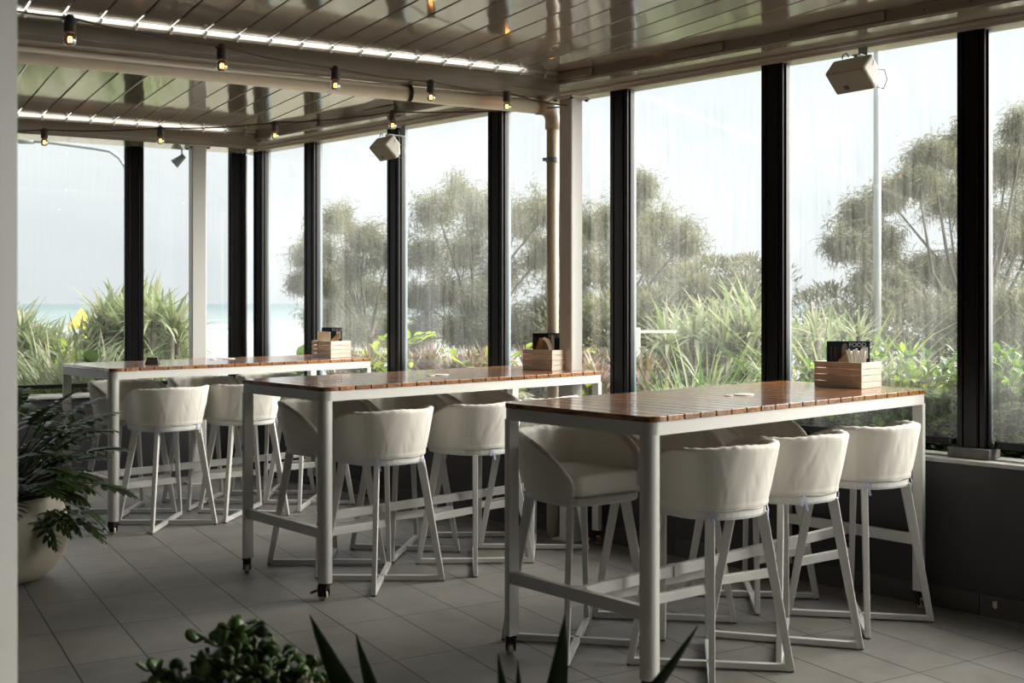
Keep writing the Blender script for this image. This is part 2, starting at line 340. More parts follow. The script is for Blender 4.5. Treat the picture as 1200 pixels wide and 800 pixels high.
def clear_glass():
    m = bpy.data.materials.new('clear_bulb_glass'); m.use_nodes = True; nt = m.node_tree; nt.nodes.clear(); out = N(nt, 'ShaderNodeOutputMaterial')
    tr = N(nt, 'ShaderNodeBsdfTransparent'); tr.inputs[0].default_value = (.93, .82, .64, 1); gl = N(nt, 'ShaderNodeBsdfGlossy'); gl.inputs['Roughness'].default_value = .03
    fz = N(nt, 'ShaderNodeFresnel'); fz.inputs[0].default_value = 2.1; mx = N(nt, 'ShaderNodeMixShader'); L(nt, fz.outputs[0], mx.inputs[0]); L(nt, tr.outputs[0], mx.inputs[1]); L(nt, gl.outputs[0], mx.inputs[2]); L(nt, mx.outputs[0], out.inputs[0]); return m
M['bulb'] = clear_glass()
# leaves
M['casuarina'] = leafmat('casuarina_needles', [(.075,.08,.04), (.13,.135,.075), (.21,.21,.13), (.105,.115,.055), (.17,.16,.11)], .8, .35)
M['pandanus'] = leafmat('pandanus_leaves', [(.09,.13,.055), (.15,.20,.09), (.24,.27,.15), (.31,.30,.19), (.11,.16,.065)], .45, .35)
M['grass'] = leafmat('strap_grass', [(.025,.065,.011), (.055,.12,.018), (.12,.20,.04), (.26,.27,.12), (.035,.08,.012)], .35, .4)
M['hedge'] = leafmat('bright_hedge_leaves', [(.022,.055,.012), (.05,.12,.016), (.11,.22,.022), (.28,.42,.06), (.03,.07,.012), (.06,.13,.02)], .3, .45)
M['hedge_y'] = leafmat('lime_leaves', [(.12,.20,.02), (.24,.33,.035), (.36,.42,.06), (.07,.15,.018)], .35, .5)
M['brom'] = leafmat('bromeliad_leaves', [(.10,.045,.045), (.20,.10,.09), (.10,.14,.05), (.26,.18,.15), (.07,.10,.03)], .35, .3)
M['xanadu'] = leafmat('dark_lobed_leaves', [(.014,.030,.007), (.026,.055,.011), (.042,.075,.016), (.05,.050,.02)], .42, .18)
M['jade'] = leafmat('jade_leaves', [(.035,.075,.018), (.07,.135,.03), (.12,.21,.05)], .28, .1)
M['agave'] = leafmat('dark_sword_leaves', [(.035,.075,.02), (.05,.10,.03)], .35, .1)
# ---------------------------------------------------------------- ground, sea
def hgt(d):
    return np.interp(d, [-1, .55, .95, 5, 12, 35, 60, 110, 170, 400], [-.45, -.45, .38, -.1, -1.0, -2.0, -5.6, -6.6, -8, -14])
xs = np.concatenate([np.linspace(-14, 30, 110), np.linspace(31, 420, 60)]); xs = np.concatenate([-np.linspace(260, 15, 30), xs])
ys = xs.copy(); X, Y = np.meshgrid(xs, ys, indexing='ij')
D = np.maximum(X*NW.x + Y*NW.y - 5.60, Y - 9.95); Z = hgt(D) + (D > 3)*.25*np.sin(X*.7)*np.cos(Y*.6)
V = np.stack([X, Y, Z], 2).reshape(-1, 3); nx, ny = X.shape
I = np.arange(nx*ny).reshape(nx, ny); Q = np.stack([I[:-1, :-1], I[1:, :-1], I[1:, 1:], I[:-1, 1:]], 2).reshape(-1, 4)
def ground_mat():
    m = bpy.data.materials.new('dune_ground'); m.use_nodes = True; nt = m.node_tree; b = nt.nodes['Principled BSDF']
    g = N(nt, 'ShaderNodeNewGeometry'); sp = N(nt, 'ShaderNodeSeparateXYZ'); L(nt, g.outputs['Position'], sp.inputs[0])
    n = N(nt, 'ShaderNodeTexNoise'); n.inputs['Scale'].default_value = .8; n.inputs['Detail'].default_value = 8; L(nt, g.outputs['Position'], n.inputs[0])
    r = N(nt, 'ShaderNodeValToRGB'); r.color_ramp.elements[0].color = (.055, .055, .03, 1); r.color_ramp.elements[1].color = (.17, .155, .10, 1); L(nt, n.outputs[0], r.inputs[0])
    mr = N(nt, 'ShaderNodeMapRange'); mr.inputs[1].default_value = -3.2; mr.inputs[2].default_value = -4.6; L(nt, sp.outputs[2], mr.inputs[0])
    mx = N(nt, 'ShaderNodeMix', data_type='RGBA'); L(nt, mr.outputs[0], mx.inputs[0]); L(nt, r.outputs[0], mx.inputs[6]); mx.inputs[7].default_value = (.25, .24, .22, 1)
    L(nt, mx.outputs[2], b.inputs['Base Color']); b.inputs['Roughness'].default_value = .9; return m
tag(obj('ground', npmesh('ground', V, Q, True), ground_mat()), kind='structure')
def beds():
    m = MB(); m.prism([W(5.575, -6).to_2d(), W(6.75, -6).to_2d(), W(6.75, 8.9).to_2d(), W(5.575, 8.9).to_2d()], -.5, .415)
    m.box(-9, 2.9, 9.935, 11.1, -.5, .415); m.prism([W(5.9, 8.3).to_2d(), W(6.75, 8.3).to_2d(), (2.9, 11.1), (2.9, 9.95)], -.5, .410); return m
struct('ground', beds(), mat('bed_soil', (.045, .038, .025), .95, bump=.6, bscale=25, var=.4))
def sea_mat():
    m = bpy.data.materials.new('sea_water'); m.use_nodes = True; nt = m.node_tree; b = nt.nodes['Principled BSDF']
    g = N(nt, 'ShaderNodeNewGeometry'); sp = N(nt, 'ShaderNodeSeparateXYZ'); L(nt, g.outputs['Position'], sp.inputs[0])
    mp = N(nt, 'ShaderNodeMapping'); mp.inputs['Scale'].default_value = (.012, .05, 1); L(nt, g.outputs['Position'], mp.inputs[0])
    n = N(nt, 'ShaderNodeTexNoise'); n.inputs['Scale'].default_value = 1; n.inputs['Detail'].default_value = 7; L(nt, mp.outputs[0], n.inputs[0])
    # surf near the beach: foam thins out with distance from the shore
    mr = N(nt, 'ShaderNodeMapRange'); mr.inputs[1].default_value = 230; mr.inputs[2].default_value = 640; mr.inputs[3].default_value = .30; mr.inputs[4].default_value = .74; L(nt, sp.outputs[1], mr.inputs[0])
    su = N(nt, 'ShaderNodeMath', operation='SUBTRACT'); L(nt, n.outputs[0], su.inputs[0]); L(nt, mr.outputs[0], su.inputs[1])
    f = N(nt, 'ShaderNodeMapRange'); f.inputs[1].default_value = 0; f.inputs[2].default_value = .06; L(nt, su.outputs[0], f.inputs[0])
    d = N(nt, 'ShaderNodeMapRange'); d.inputs[1].default_value = 300; d.inputs[2].default_value = 1500; L(nt, sp.outputs[1], d.inputs[0])
    c = N(nt, 'ShaderNodeMix', data_type='RGBA'); L(nt, d.outputs[0], c.inputs[0]); c.inputs[6].default_value = (.165, .205, .205, 1); c.inputs[7].default_value = (.105, .140, .152, 1)
    mx = N(nt, 'ShaderNodeMix', data_type='RGBA'); L(nt, f.outputs[0], mx.inputs[0]); L(nt, c.outputs[2], mx.inputs[6]); mx.inputs[7].default_value = (.29, .30, .30, 1)
    L(nt, mx.outputs[2], b.inputs['Base Color']); b.inputs['Roughness'].default_value = .6; b.inputs['Specular IOR Level'].default_value = .2; return m
struct('sea', MB().add([(-4000,-500,-6.4),(5000,-500,-6.4),(5000,5500,-6.4),(-4000,5500,-6.4)], [(0,1,2,3)]), sea_mat())
# ---------------------------------------------------------------- room shell
XL, YB = -6.5, -4.5                      # unseen left and rear limits of the terrace
def wpt(n, y): return (n - y*NW.y)/NW.x  # x on the line n at a given y
flp = [(XL, YB), (wpt(5.42, YB), YB), (wpt(5.42, 9.75), 9.75), (XL, 9.75)]
struct('floor', MB().prism(flp, -.12, 0), M['floor'])
# right wall under the glass
def wall_box(mb, n0, n1, s0, s1, z0, z1):
    return mb.prism([W(n0, s0).to_2d(), W(n1, s0).to_2d(), W(n1, s1).to_2d(), W(n0, s1).to_2d()], z0, z1)
SC = (9.8 - 5.45*NW.y)/WW.y               # s of the glass corner
S0 = -6.0
struct('wall_right', wall_box(MB(), 5.325, 5.53, S0, SC+.1, -.3, .695), M['wall'])
struct('wall_back', MB().box(XL, 3.02, 9.66, 9.9, -.3, .695), M['wall'])
struct('trim_1', wall_box(MB(), 5.312, 5.56, S0, SC+.12, .696, .716), M['sill'], bevel=.003)
struct('trim_2', MB().box(XL, 3.02, 9.63, 9.92, .696, .716), M['sill'], bevel=.003)
bb = MB(); s = S0
while s < 8.4:
    wall_box(bb, 5.3155, 5.3245, s+.002, min(s+.586, 8.4), .001, .10); s += .588
struct('baseboard_right', bb, M['skirt'])
bb = MB(); x = XL
while x < 2.9: bb.box(x+.002, min(x+.586, 2.93), 9.650, 9.6595, .001, .10); x += .588
struct('baseboard_back', bb, M['skirt'])
sp_ = PY(1166, 708, 5.20)
r_ = (1166-600)/F; t_ = 5.3135/((r_+1)*math.sqrt(.5)); q_ = PY(1166, 708, t_)
m_ = MB(); Mx = Matrix.Translation(q_) @ Matrix.Rotation(math.radians(15)+math.pi, 4, 'Z') @ Matrix.Rotation(math.pi/2, 4, 'Y')
m_.prism([(.017*(1+.25*math.sin(3*a+1))*math.cos(a), .014*(1+.3*math.cos(2*a))*math.sin(a)) for a in [k*math.pi/6 for k in range(12)]], -.0005, .002, Mx)
tag(obj('wall_plug', m_, M['wheel']), 'cream filled hole on the skirting tile under the right window', 'wall plug')
# ---- windows
def mullion(n, Mx, z0=.766, z1=2.757, block=True):
    mb = MB(); w_, d_ = .066, .045
    for x0, x1, y0, y1 in ((-.066,-.040,-.045,.045), (-.037,.028,-.040,.045), (.031,.036,-.045,.045), (.040,.066,-.040,.045)):
        mb.box(x0, x1, y0, y1, z0, z1, Mx)
    mb.box(-.064, .064, -.030, .040, z0, z1, Mx)
    o = struct('trim_%d' % n, mb, M['black'], bevel=.002)
    obj('edge_reflection', MB().box(.0662, .0685, -.006, .044, z0+.036, z1, Mx), M['edge_blue'], o)  # bluish reflection on the mullion's side, put in as a coloured strip
    if block: obj('base_block', MB().box(-.10, .10, -.075, .06, .717, .766, Mx), M['block'], o, bevel=.004)
    return o
smul = [8.50, 7.744, 6.667, 5.573, 4.486, 3.405, 2.311, 1.224, .137, -.95]
struct('wall_right_shade', wall_box(MB(), 5.38, 5.52, S0, -1.02, .717, 2.757), M['wall'])  # unseen wall added in place of windows to cut light from behind
ROT15 = Matrix.Rotation(math.radians(15)-math.pi/2, 4, 'Z')    # local -y points into the room
tn = 3
def rw(s): return Matrix.Translation(W(5.45, s)) @ ROT15
for s in smul: mullion(tn, rw(s)); tn += 1
xmul = [2.03, 2.90, .943, -.144, -1.231]
struct('wall_back_shade', MB().box(XL, -1.30, 9.70, 9.86, .717, 2.757), mat('back_fill_paint', (.36, .34, .31), .7))  # unseen wall added to block light from the left, pale for some fill
for x in xmul: mullion(tn, Matrix.Translation((x, 9.8, 0))); tn += 1
def window(n, Mx, half):
    mb = MB(); mb.box(-half, half, -.02, .02, .768, .80, Mx); pass
    mb.box(-half, -half+.010, -.018, .018, .80, 2.75, Mx); mb.box(half-.010, half, -.018, .018, .80, 2.75, Mx)
    o = struct('window_%d' % n, mb, M['black'])
    obj('glass_pane', MB().box(-half+.008, half-.008, .0, .004, .798, 2.7565, Mx), M['glass'], o)
    kn = MB()
    for sx in (-1, 1): kn.sphere(Mx @ Vector((sx*(half-.03), -.034, .79)), .016, 10, 6)
    obj('bolt', kn, M['dark_metal'], o, smooth=True)
wn_ = 1
for a, b in zip(smul[:-1], smul[1:]): window(wn_, rw((a+b)/2), (a-b)/2-.066); wn_ += 1
xs_ = sorted(xmul)
for a, b in zip(xs_[:-1], xs_[1:]): window(wn_, Matrix.Translation(((a+b)/2, 9.8, 0)), (b-a)/2-.066); wn_ += 1
window(wn_, rw(8.66+.02), .095)
# ---- ceiling
ZC = 2.86; YN0, YN1 = 5.93, 6.07; YF0, YF1 = 9.20, 9.50; PITCH = .1725; X00 = .7198
lou = MB()
def blade(x, y0, y1):                     # a shallow louvre blade with turned-up edges
    a, b = x+.0045, x+PITCH-.0045
    prof = [(a, .022), (a, .003), (a+.003, 0), (x+PITCH*.5, .0004), (b-.003, 0), (b, .003), (b, .022)]
    lou.add([(px_, y0, ZC+z) for px_, z in prof] + [(px_, y1, ZC+z) for px_, z in prof],
            [(i, i+7, i+8, i+1) for i in range(6)] + [(6, 13, 7, 0), tuple(range(6, -1, -1)), tuple(range(7, 14))])
k = -42
while True:
    x = X00 + PITCH*k; k += 1
    if x > 7: break
    for y0, y1 in ((-4.4, YN0-.033), (YN1+.02, YF0-.033)):
        ye = min(y1, (5.12 - (x+PITCH)*NW.x)/NW.y) # cut back where the slanting right beam crosses
        if ye > y0+.2: blade(x, y0, ye)
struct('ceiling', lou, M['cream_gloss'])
# weather skin above the blades, set back from the beams so daylight drops in along the gutters
infill = MB()
for y0, y1 in ((-4.4, YN0-.10), (YN1+.02, YF0-.10)):
    infill.prism([(XL, y0), (wpt(5.15, y0), y0), (wpt(5.15, y1), y1), (XL, y1)], ZC+.023, ZC+.034)
    # fixed flat panel filling the wedge beside the slanting beam
infill.prism([(wpt(5.12, -4.4)-.19, -4.4), (wpt(5.2, -4.4), -4.4), (wpt(5.2, 9.2), 9.2), (wpt(5.12, 9.2)-.19, 9.2)], ZC+.005, ZC+.0225)
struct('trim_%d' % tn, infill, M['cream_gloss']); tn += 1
def beam(y0, y1, zb, x1):
    mb = MB()
    prof = [(y0+.03, ZC+.10), (y0, ZC+.02), (y0, ZC-.012), (y0-.010, ZC-.018), (y0-.010, ZC-.032), (y0+.008, ZC-.040), (y0+.008, zb+.035), (y0-.004, zb+.030), (y0-.004, zb), (y1, zb), (y1, ZC+.10)]
    n = len(prof)
    mb.add([(XL, y, z) for y, z in prof] + [(x1, y, z) for y, z in prof], [(i, (i+1) % n, n+(i+1) % n, n+i) for i in range(n)] + [tuple(range(n)), tuple(range(2*n-1, n-1, -1))])
    return mb
for y0_, y1_, zb_ in ((YN0, YN1, 2.72), (YF0, YF1, 2.715)):
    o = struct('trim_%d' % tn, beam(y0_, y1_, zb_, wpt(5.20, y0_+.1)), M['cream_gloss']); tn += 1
    xe = wpt(5.16, y0_)
    obj('lit_gutter_lip', MB().add([(x, y0_-.003, ZC-.020) for x in (XL, xe)]+[(x, y0_-.003, ZC+.020) for x in (XL, xe)]+[(x, y0_+.027, ZC+.10) for x in (XL, xe)]+[(x, y0_+.0, ZC-.020) for x in (XL, xe)]+[(x, y0_+.031, ZC+.10) for x in (XL, xe)], [(0,1,3,2),(2,3,5,4),(6,8,9,7),(0,6,7,1),(4,5,9,8)]), M['leak_white'], o)  # lip coloured white to read as the line of leaking daylight
    cp = MB(); kk = -40
    while X00+PITCH*kk < xe-.05:
        xq = X00+PITCH*kk; kk += 1
        if xq > XL: cp.box(xq-.006, xq+.006, y0_-.040, y0_-.012, ZC-.016, ZC-.002); cp.box(xq-.006, xq+.006, y0_-.0135, y0_-.0035, ZC-.036, ZC-.002)
    obj('seam_light_ticks', cp, M['leak_white'], o)  # white ticks added to imitate daylight glinting at the blade seams
mb = MB(); wall_box(mb, 5.17, 5.62, S0, SC+.1, 2.795, 2.98); wall_box(mb, 5.155, 5.175, S0, SC-.45, 2.800, 2.812)
o = struct('trim_%d' % tn, mb, M['cream_gloss'], bevel=.002); tn += 1
mb = MB(); wall_box(mb, 5.40, 5.53, S0, SC+.08, 2.758, 2.794); wall_box(mb, 5.385, 5.40, S0, SC+.0, 2.78, 2.794); obj('head_track', mb, M['cream'], o, bevel=.002)
mb = MB(); s = S0+.25
while s < SC-.6: wall_box(mb, 5.150, 5.1695, s, s+.36, 2.815, 2.862); s += .93
obj('cover_plate', mb, M['cream_gloss'], o, bevel=.002)
mb = MB(); s = S0+.25
while s < SC-.8:
    for ds in (.52, .74):
        mb.sphere(W(5.169, s+ds, 2.835), .004, 8, 4)
    s += .93
obj('screw', mb, M['dark_metal'], o)
mb = MB().box(XL, 2.95, 9.50, 9.86, 2.758, 2.98); struct('trim_%d' % tn, mb, M['cream_gloss'], bevel=.002); tn += 1
# unseen rear and left walls, added to keep light off camera-facing sides
struct('wall_rear_shade', MB().box(XL, wpt(5.3, YB), YB-.15, YB, 0, 2.95), mat('rear_shade_paint', (.16, .15, .135), .7))
struct('wall_left_shade', MB().box(XL-.15, XL, YB, 9.6, 0, 2.95), mat('left_fill_paint', (.26, .245, .22), .7))  # added wall, its paint lightened to bounce fill from the left
# ---------------------------------------------------------------- posts and pipe
def post(c, rz, h, label, sz=.104, z1=2.715, plate=True):
    r = empty('support_post', (c.x, c.y, 0), rz, label, 'post', 'white roof posts')
    hh = sz/2; k = .006
    obj('shaft', MB().prism([(-hh+k,-hh),(hh-k,-hh),(hh,-hh+k),(hh,hh-k),(hh-k,hh),(-hh+k,hh),(-hh,hh-k),(-hh,-hh+k)], .012, z1-.012), M['white'], r)
    if plate:
        obj('top_plate', MB().box(-.085, .085, -.085, .085, z1-.012, z1), M['white'], r, bevel=.002)
        for x in (-.068, .068):
            for y in (-.068, .068): obj('bolt', MB().lathe([(.012, -.010), (.012, 0)], (x, y, z1-.012), 6), M['dark_metal'], r)
        obj('base_plate', MB().box(-.085, .085, -.085, .085, .0, .012), M['white'], r, bevel=.002)
    return r
PC = P(669, 7.03)
post(PC, math.radians(15), 0, 'white square roof post beside the cream downpipe, in front of the right window wall')
post(P(231.5, 9.22), 0, 0, 'white square roof post between the black mullions of the far left window wall', sz=.115)
pp_ = P(-33, 1.95)
post(pp_, math.radians(-34), 0, 'blurred white post filling the left edge of the view', z1=2.86, sz=.11, plate=False)
pr = empty('drain_pipe', (0,0,0), 0, 'cream round drainpipe running under the ceiling and down beside the post', 'pipe')
VP_ = P(647.5, 7.16); yp = VP_.y; R_ = .043; zp = 2.672
obj('pipe_run', MB().tube([(XL+.3, yp+.0, zp+.02), (VP_.x-.10, yp, zp)], R_, 24), M['pipe'], pr, smooth=True)
# short socket and elbow
el = [(VP_.x-.115+.0, yp, zp)] + [(VP_.x-.075+.075*math.sin(a), yp, zp-.075+.075*math.cos(a)) for a in [k*math.pi/16 for k in range(9)]] + [(VP_.x, yp, zp-.13)]
obj('elbow', MB().tube(el, R_+.004, 24), M['pipe'], pr, smooth=True)
obj('downpipe', MB().tube([(VP_.x, yp, zp-.11), (VP_.x, yp, .0)], .037, 24), M['pipe'], pr, smooth=True)
cl = MB().tube([(VP_.x, yp, 2.335), (VP_.x, yp, 2.365)], .041, 24); cl.box(VP_.x-.066, VP_.x-.036, yp-.012, yp+.012, 2.340, 2.360)
obj('clamp', cl, M['steel'], pr)
xc = .0
cx = P(482, 6.60); cxx = cx.x + (yp-cx.y)*.2
cl = MB().tube([(cxx-.012, yp, zp+.004), (cxx+.012, yp, zp+.004)], .049, 24); cl.box(cxx-.010, cxx+.010, yp-.004, yp+.06, zp+.045, zp+.075); cl.box(cxx-.03, cxx+.015, yp+.02, yp+.04, zp+.055, 2.74)
obj('clamp', cl, M['dark_metal'], pr)
# ---------------------------------------------------------------- string lights
def string_light(label, bulbs, ends, sag):
    r = empty('string_light', (0,0,0), 0, label, 'string light')
    pts = [Vector(p)+Vector((0, 0, .082)) for p in bulbs]
    path = [Vector(ends[0])] + pts + [Vector(ends[1])]
    full = []
    for a, b in zip(path[:-1], path[1:]):
        for k in range(8):
            u = k/8; full.append(a.lerp(b, u) - Vector((0, 0, sag*4*u*(1-u))))
    full.append(path[-1])
    obj('cable', MB().tube(full, .0045, 6), M['cable'], r, smooth=True)
    for p in bulbs:
        p = Vector(p)
        s_ = MB().lathe([(.004,.094),(.013,.092),(.020,.080),(.023,.055),(.023,.024),(.018,.021)], p, 16)
        d = (path[-1]-path[0]).normalized()
        s_.tube([p+Vector((0,0,.076))-d*.032, p+Vector((0,0,.076))+d*.032], .0075, 8)
        obj('socket', s_, M['socket'], r, smooth=True)
        b = obj('bulb', MB().lathe([(.012,.024),(.015,.019),(.022,.010),(.0262,-.004),(.0245,-.016),(.017,-.026),(.001,-.0300)], p, 20), M['bulb'], r, smooth=True)
        f = MB()
        for k in range(4):
            a = k*math.pi/2+.4; q = p+Vector((.0075*math.cos(a), .0075*math.sin(a), -.002))
            f.tube([q+Vector((0,0,.014)), q-Vector((0,0,.014))], .0020, 6)
        obj('filament', f, M['filament'], b)
def onray(px, py, t): return PY(px, py, t)
string_light('string of glowing globe bulbs in front of the near ceiling beam, running to the post',
    [onray(82,45,4.5), onray(260,76,5.12), onray(393,99,5.72), onray(505,113,6.33), onray(594,124,6.85)],
    (onray(-60,-4,4.05), PC+Vector((-.045,-.03,2.66))), .012)
string_light('string of small globe bulbs across the far ceiling bay, ending at the post',
    [onray(-85,166,7.75), onray(52,166,7.75), onray(188,164,7.7), onray(322,158,7.6), onray(460,146,7.4)],
    (onray(-200,150,7.8), PC+Vector((-.04,.06,2.665))), .015)
# ---------------------------------------------------------------- speakers
def speaker(c, label, phi, w=.236):
    # cabinet: horizontal prism; the grille faces down towards the tables, the back leans up to the beam
    r = empty('wall_speaker', c, -math.radians(30+phi), label, 'speaker', 'white speakers under the roof beam')
    sec = [(0, 0), (.103, -.097), (.136, -.060), (.132, .017), (.075, .080)]
    def ext(poly, x0, x1):
        m = MB(); n = len(poly); m.add([(x0, y, z) for y, z in poly]+[(x1, y, z) for y, z in poly], [tuple(range(n)), tuple(range(2*n-1, n-1, -1))]+[(i, n+i, n+(i+1) % n, (i+1) % n) for i in range(n)]); return m
    obj('cabinet', ext(sec, -w/2, w/2), M['speaker'], r, bevel=.012)
    d = Vector((.103, -.097)).normalized(); nn = Vector((d.y, -d.x)); L_ = .1415
    def on(a0, a1, h0, h1): return [tuple(d*a0+nn*h0), tuple(d*a1+nn*h0), tuple(d*a1+nn*h1), tuple(d*a0+nn*h1)]
    g = obj('grille', ext(on(.006, L_-.006, -.002, .004), -w/2+.010, w/2-.010), M['grille'], r, bevel=.003)
    bd = obj('badge', ext(on(.088, .112, .0035, .0055), -.045, -.018), M['badge'], g)
    obj('badge_mark', ext(on(.096, .104, .005, .0062), -.036, -.028), M['badge2'], bd)
    obj('side_slot', ext([(.085, .045), (.078, .020), (.081, .019), (.089, .045)], w/2-.001, w/2+.0012), M['dark_metal'], r)
    ir = Matrix.Rotation(math.radians(30+phi), 4, 'Z'); nl_ = ir @ NW; n0 = Vector(c).dot(NW); reach = 5.40-n0
    a_ = Vector((.02, .078, .088)); e_ = a_ + nl_*(reach - a_.dot(nl_))
    up = 2.762-c[2]
    br = MB().bar(a_, e_, .05, .005); br.bar(e_+Vector((0,0,.0)), Vector((e_.x, e_.y, up)), .05, .006, side=nl_.cross(Vector((0,0,1))))
    br.tube([(.02, .078, .070), a_], .010, 8)
    br.tube([(-.05, .06, .076), (-.045, .06, .095), (-.025, .06, .100), (-.01, .06, .080)], .004, 6)
    obj('bracket', br, M['steel'], r)
    obj('cable', MB().tube([(w/2-.02, .13, .01), (w/2+.02, .15, 0), (w/2+.035, .15, -.05), (w/2+.02, .14, -.095), (w/2-.03, .125, -.075)], .0028, 6), M['speaker'], r, smooth=True)
    return r
q = PY(988, 83, 5.76); speaker((q.x, q.y, q.z), 'white speaker hanging from the right roof beam near the lamp post', 53)
q = PY(441, 171, 8.30); speaker((q.x, q.y, q.z), 'white speaker hanging from the far end of the right roof beam', 53)
# ---------------------------------------------------------------- tables
TABS = [((-2.529, 7.260), .7418), ((-.9254, 5.6008), .7396), ((.4997, 4.1314), .7302)]   # far, middle, near: near-left corner and long-axis angle (camera aligned)
TABS = [((x*k - .014*(k < .99), y*k - .014*(k < .99)), a) for ((x, y), a), k in zip(TABS, (.985, .993, .998))]
TLn, TWd, TH = 2.006, .824, 1.045
def rrect(x0, x1, y0, y1, r, n=6):
    p = []
    for cx_, cy_, a0 in ((x1-r, y0+r, -90), (x1-r, y1-r, 0), (x0+r, y1-r, 90), (x0+r, y0+r, 180)):
        for k in range(n+1):
            a = math.radians(a0+90*k/n); p.append((cx_+r*math.cos(a), cy_+r*math.sin(a)))
    return p
def clip(poly, x0, x1):
    def cut(p, f, x):
        o = []
        for a, b in zip(p, p[1:]+p[:1]):
            ia, ib = f(a[0]), f(b[0])
            if ia: o.append(a)
            if ia != ib: u = (x-a[0])/(b[0]-a[0]); o.append((x, a[1]+(b[1]-a[1])*u))
        return o
    return cut(cut(poly, lambda v: v >= x0, x0), lambda v: v <= x1, x1)
def make_table(label):
    r = empty('bar_table', (0,0,0), 0, label, 'table', 'tall white framed tables with wooden tops')
    outer = rrect(0, TLn, 0, TWd, .055); nb = 21; pw = TLn/nb; top = MB()
    for i in range(nb):
        p = clip(outer, i*pw+.0034, (i+1)*pw-.0034); top.prism(p, TH-.021, TH)
    obj('wooden_top', top, M['wood'], r, bevel=.0015)
    fr = MB(); lw = .052; zt, zb = TH-.0215, TH-.070
    out = rrect(.004, TLn-.004, .004, TWd-.004, .050, 8); inn = rrect(.030, TLn-.030, .030, TWd-.030, .026, 8); n = len(out)
    fr.add([(x, y, z) for z in (zb, zt) for x, y in out] + [(x, y, z) for z in (zb, zt) for x, y in inn],
        [(i, (i+1) % n, n+(i+1) % n, n+i) for i in range(n)] + [(2*n+(i+1) % n, 2*n+i, 3*n+i, 3*n+(i+1) % n) for i in range(n)] +
        [(n+i, n+(i+1) % n, 3*n+(i+1) % n, 3*n+i) for i in range(n)] + [((i+1) % n, i, 2*n+i, 2*n+(i+1) % n) for i in range(n)])
    obj('apron', fr, M['white'], r, smooth=False)
    for sx in (0, 1):
        for sy in (0, 1):
            # square leg with a big round on its outer corner
            a = .004; p = []
            for k in range(9):
                t = math.radians(180+90*k/8); p.append((a+.036+.036*math.cos(t), a+.036+.036*math.sin(t)))
            p += [(a+lw, a), (a+lw, a+lw), (a, a+lw)]
            if sx: p = [(TLn-x, y) for x, y in p][::-1]
            if sy: p = [(x, TWd-y) for x, y in p][::-1]
            lg = obj('leg', MB().prism(p, .085, zb+.002), M['white'], r)
            cx_, cy_ = (TLn-.032 if sx else .032), (TWd-.032 if sy else .032)
            an = rnd.uniform(0, 6.28); Mx = Matrix.Translation((cx_, cy_, 0)) @ Matrix.Rotation(an, 4, 'Z')
            c = MB().box(-.024, .024, -.022, .022, .074, .0848, Mx); c.box(-.016, .030, -.020, -.014, .020, .076, Mx); c.box(-.016, .030, .014, .020, .020, .076, Mx); c.box(-.016, .012, -.014, .014, .052, .075, Mx)
            co = obj('caster', c, M['dark_metal'], lg)
            RX = Mx @ Matrix.Translation((.012, 0, .027)) @ Matrix.Rotation(math.pi/2, 4, 'X')
            obj('wheel', MB().lathe([(.008,-.011),(.023,-.011),(.0265,-.007),(.0265,.007),(.023,.011),(.008,.011)], (0,0,0), 20, RX), M['wheel'], co)
            br_ = MB().box(.026, .060, -.015, .015, .040, .052, Mx @ Matrix.Translation((0,0,.012)) @ Matrix.Rotation(.4, 4, 'Y'))
            obj('brake', br_, M['rust'], co)
    for x in (0, 1):
        x0, x1 = (.014, .046) if not x else (TLn-.046, TLn-.014)
        obj('end_stretcher', MB().box(x0, x1, .05, TWd-.05, .300, .350), M['white'], r, bevel=.002)
    c = MB().box(.044, TLn-.044, TWd/2-.014, TWd/2+.014, .304, .349)
    for x, sg in ((.045, 1), (TLn-.045, -1)):
        c.prism([(x, TWd/2-.05), (x+sg*.04, TWd/2-.012), (x+sg*.04, TWd/2+.012), (x, TWd/2+.05)][::sg], .306, .347)
    for x in (.62, 1.35): c.box(x-.02, x+.02, TWd/2-.021, TWd/2+.021, .303, .350)
    obj('centre_stretcher', c, M['white'], r, bevel=.0015)
    return r
tabproto = make_table('front bar table with wooden top, nearest to the camera')
tl = ['farthest bar table with wooden top, in front of the left window wall', 'middle bar table with wooden top, second from the camera', 'front bar table with wooden top, nearest to the camera']
TM = []
for i, ((x, y), a) in enumerate(TABS):
    o = tabproto if i == 2 else copy_tree(tabproto)
    c = cw(x, y); rz = a - math.radians(30); o.location = (c.x, c.y, 0); o.rotation_euler = (0, 0, rz); o['label'] = tl[i]
    TM.append(Matrix.Translation((c.x, c.y, 0)) @ Matrix.Rotation(rz, 4, 'Z'))
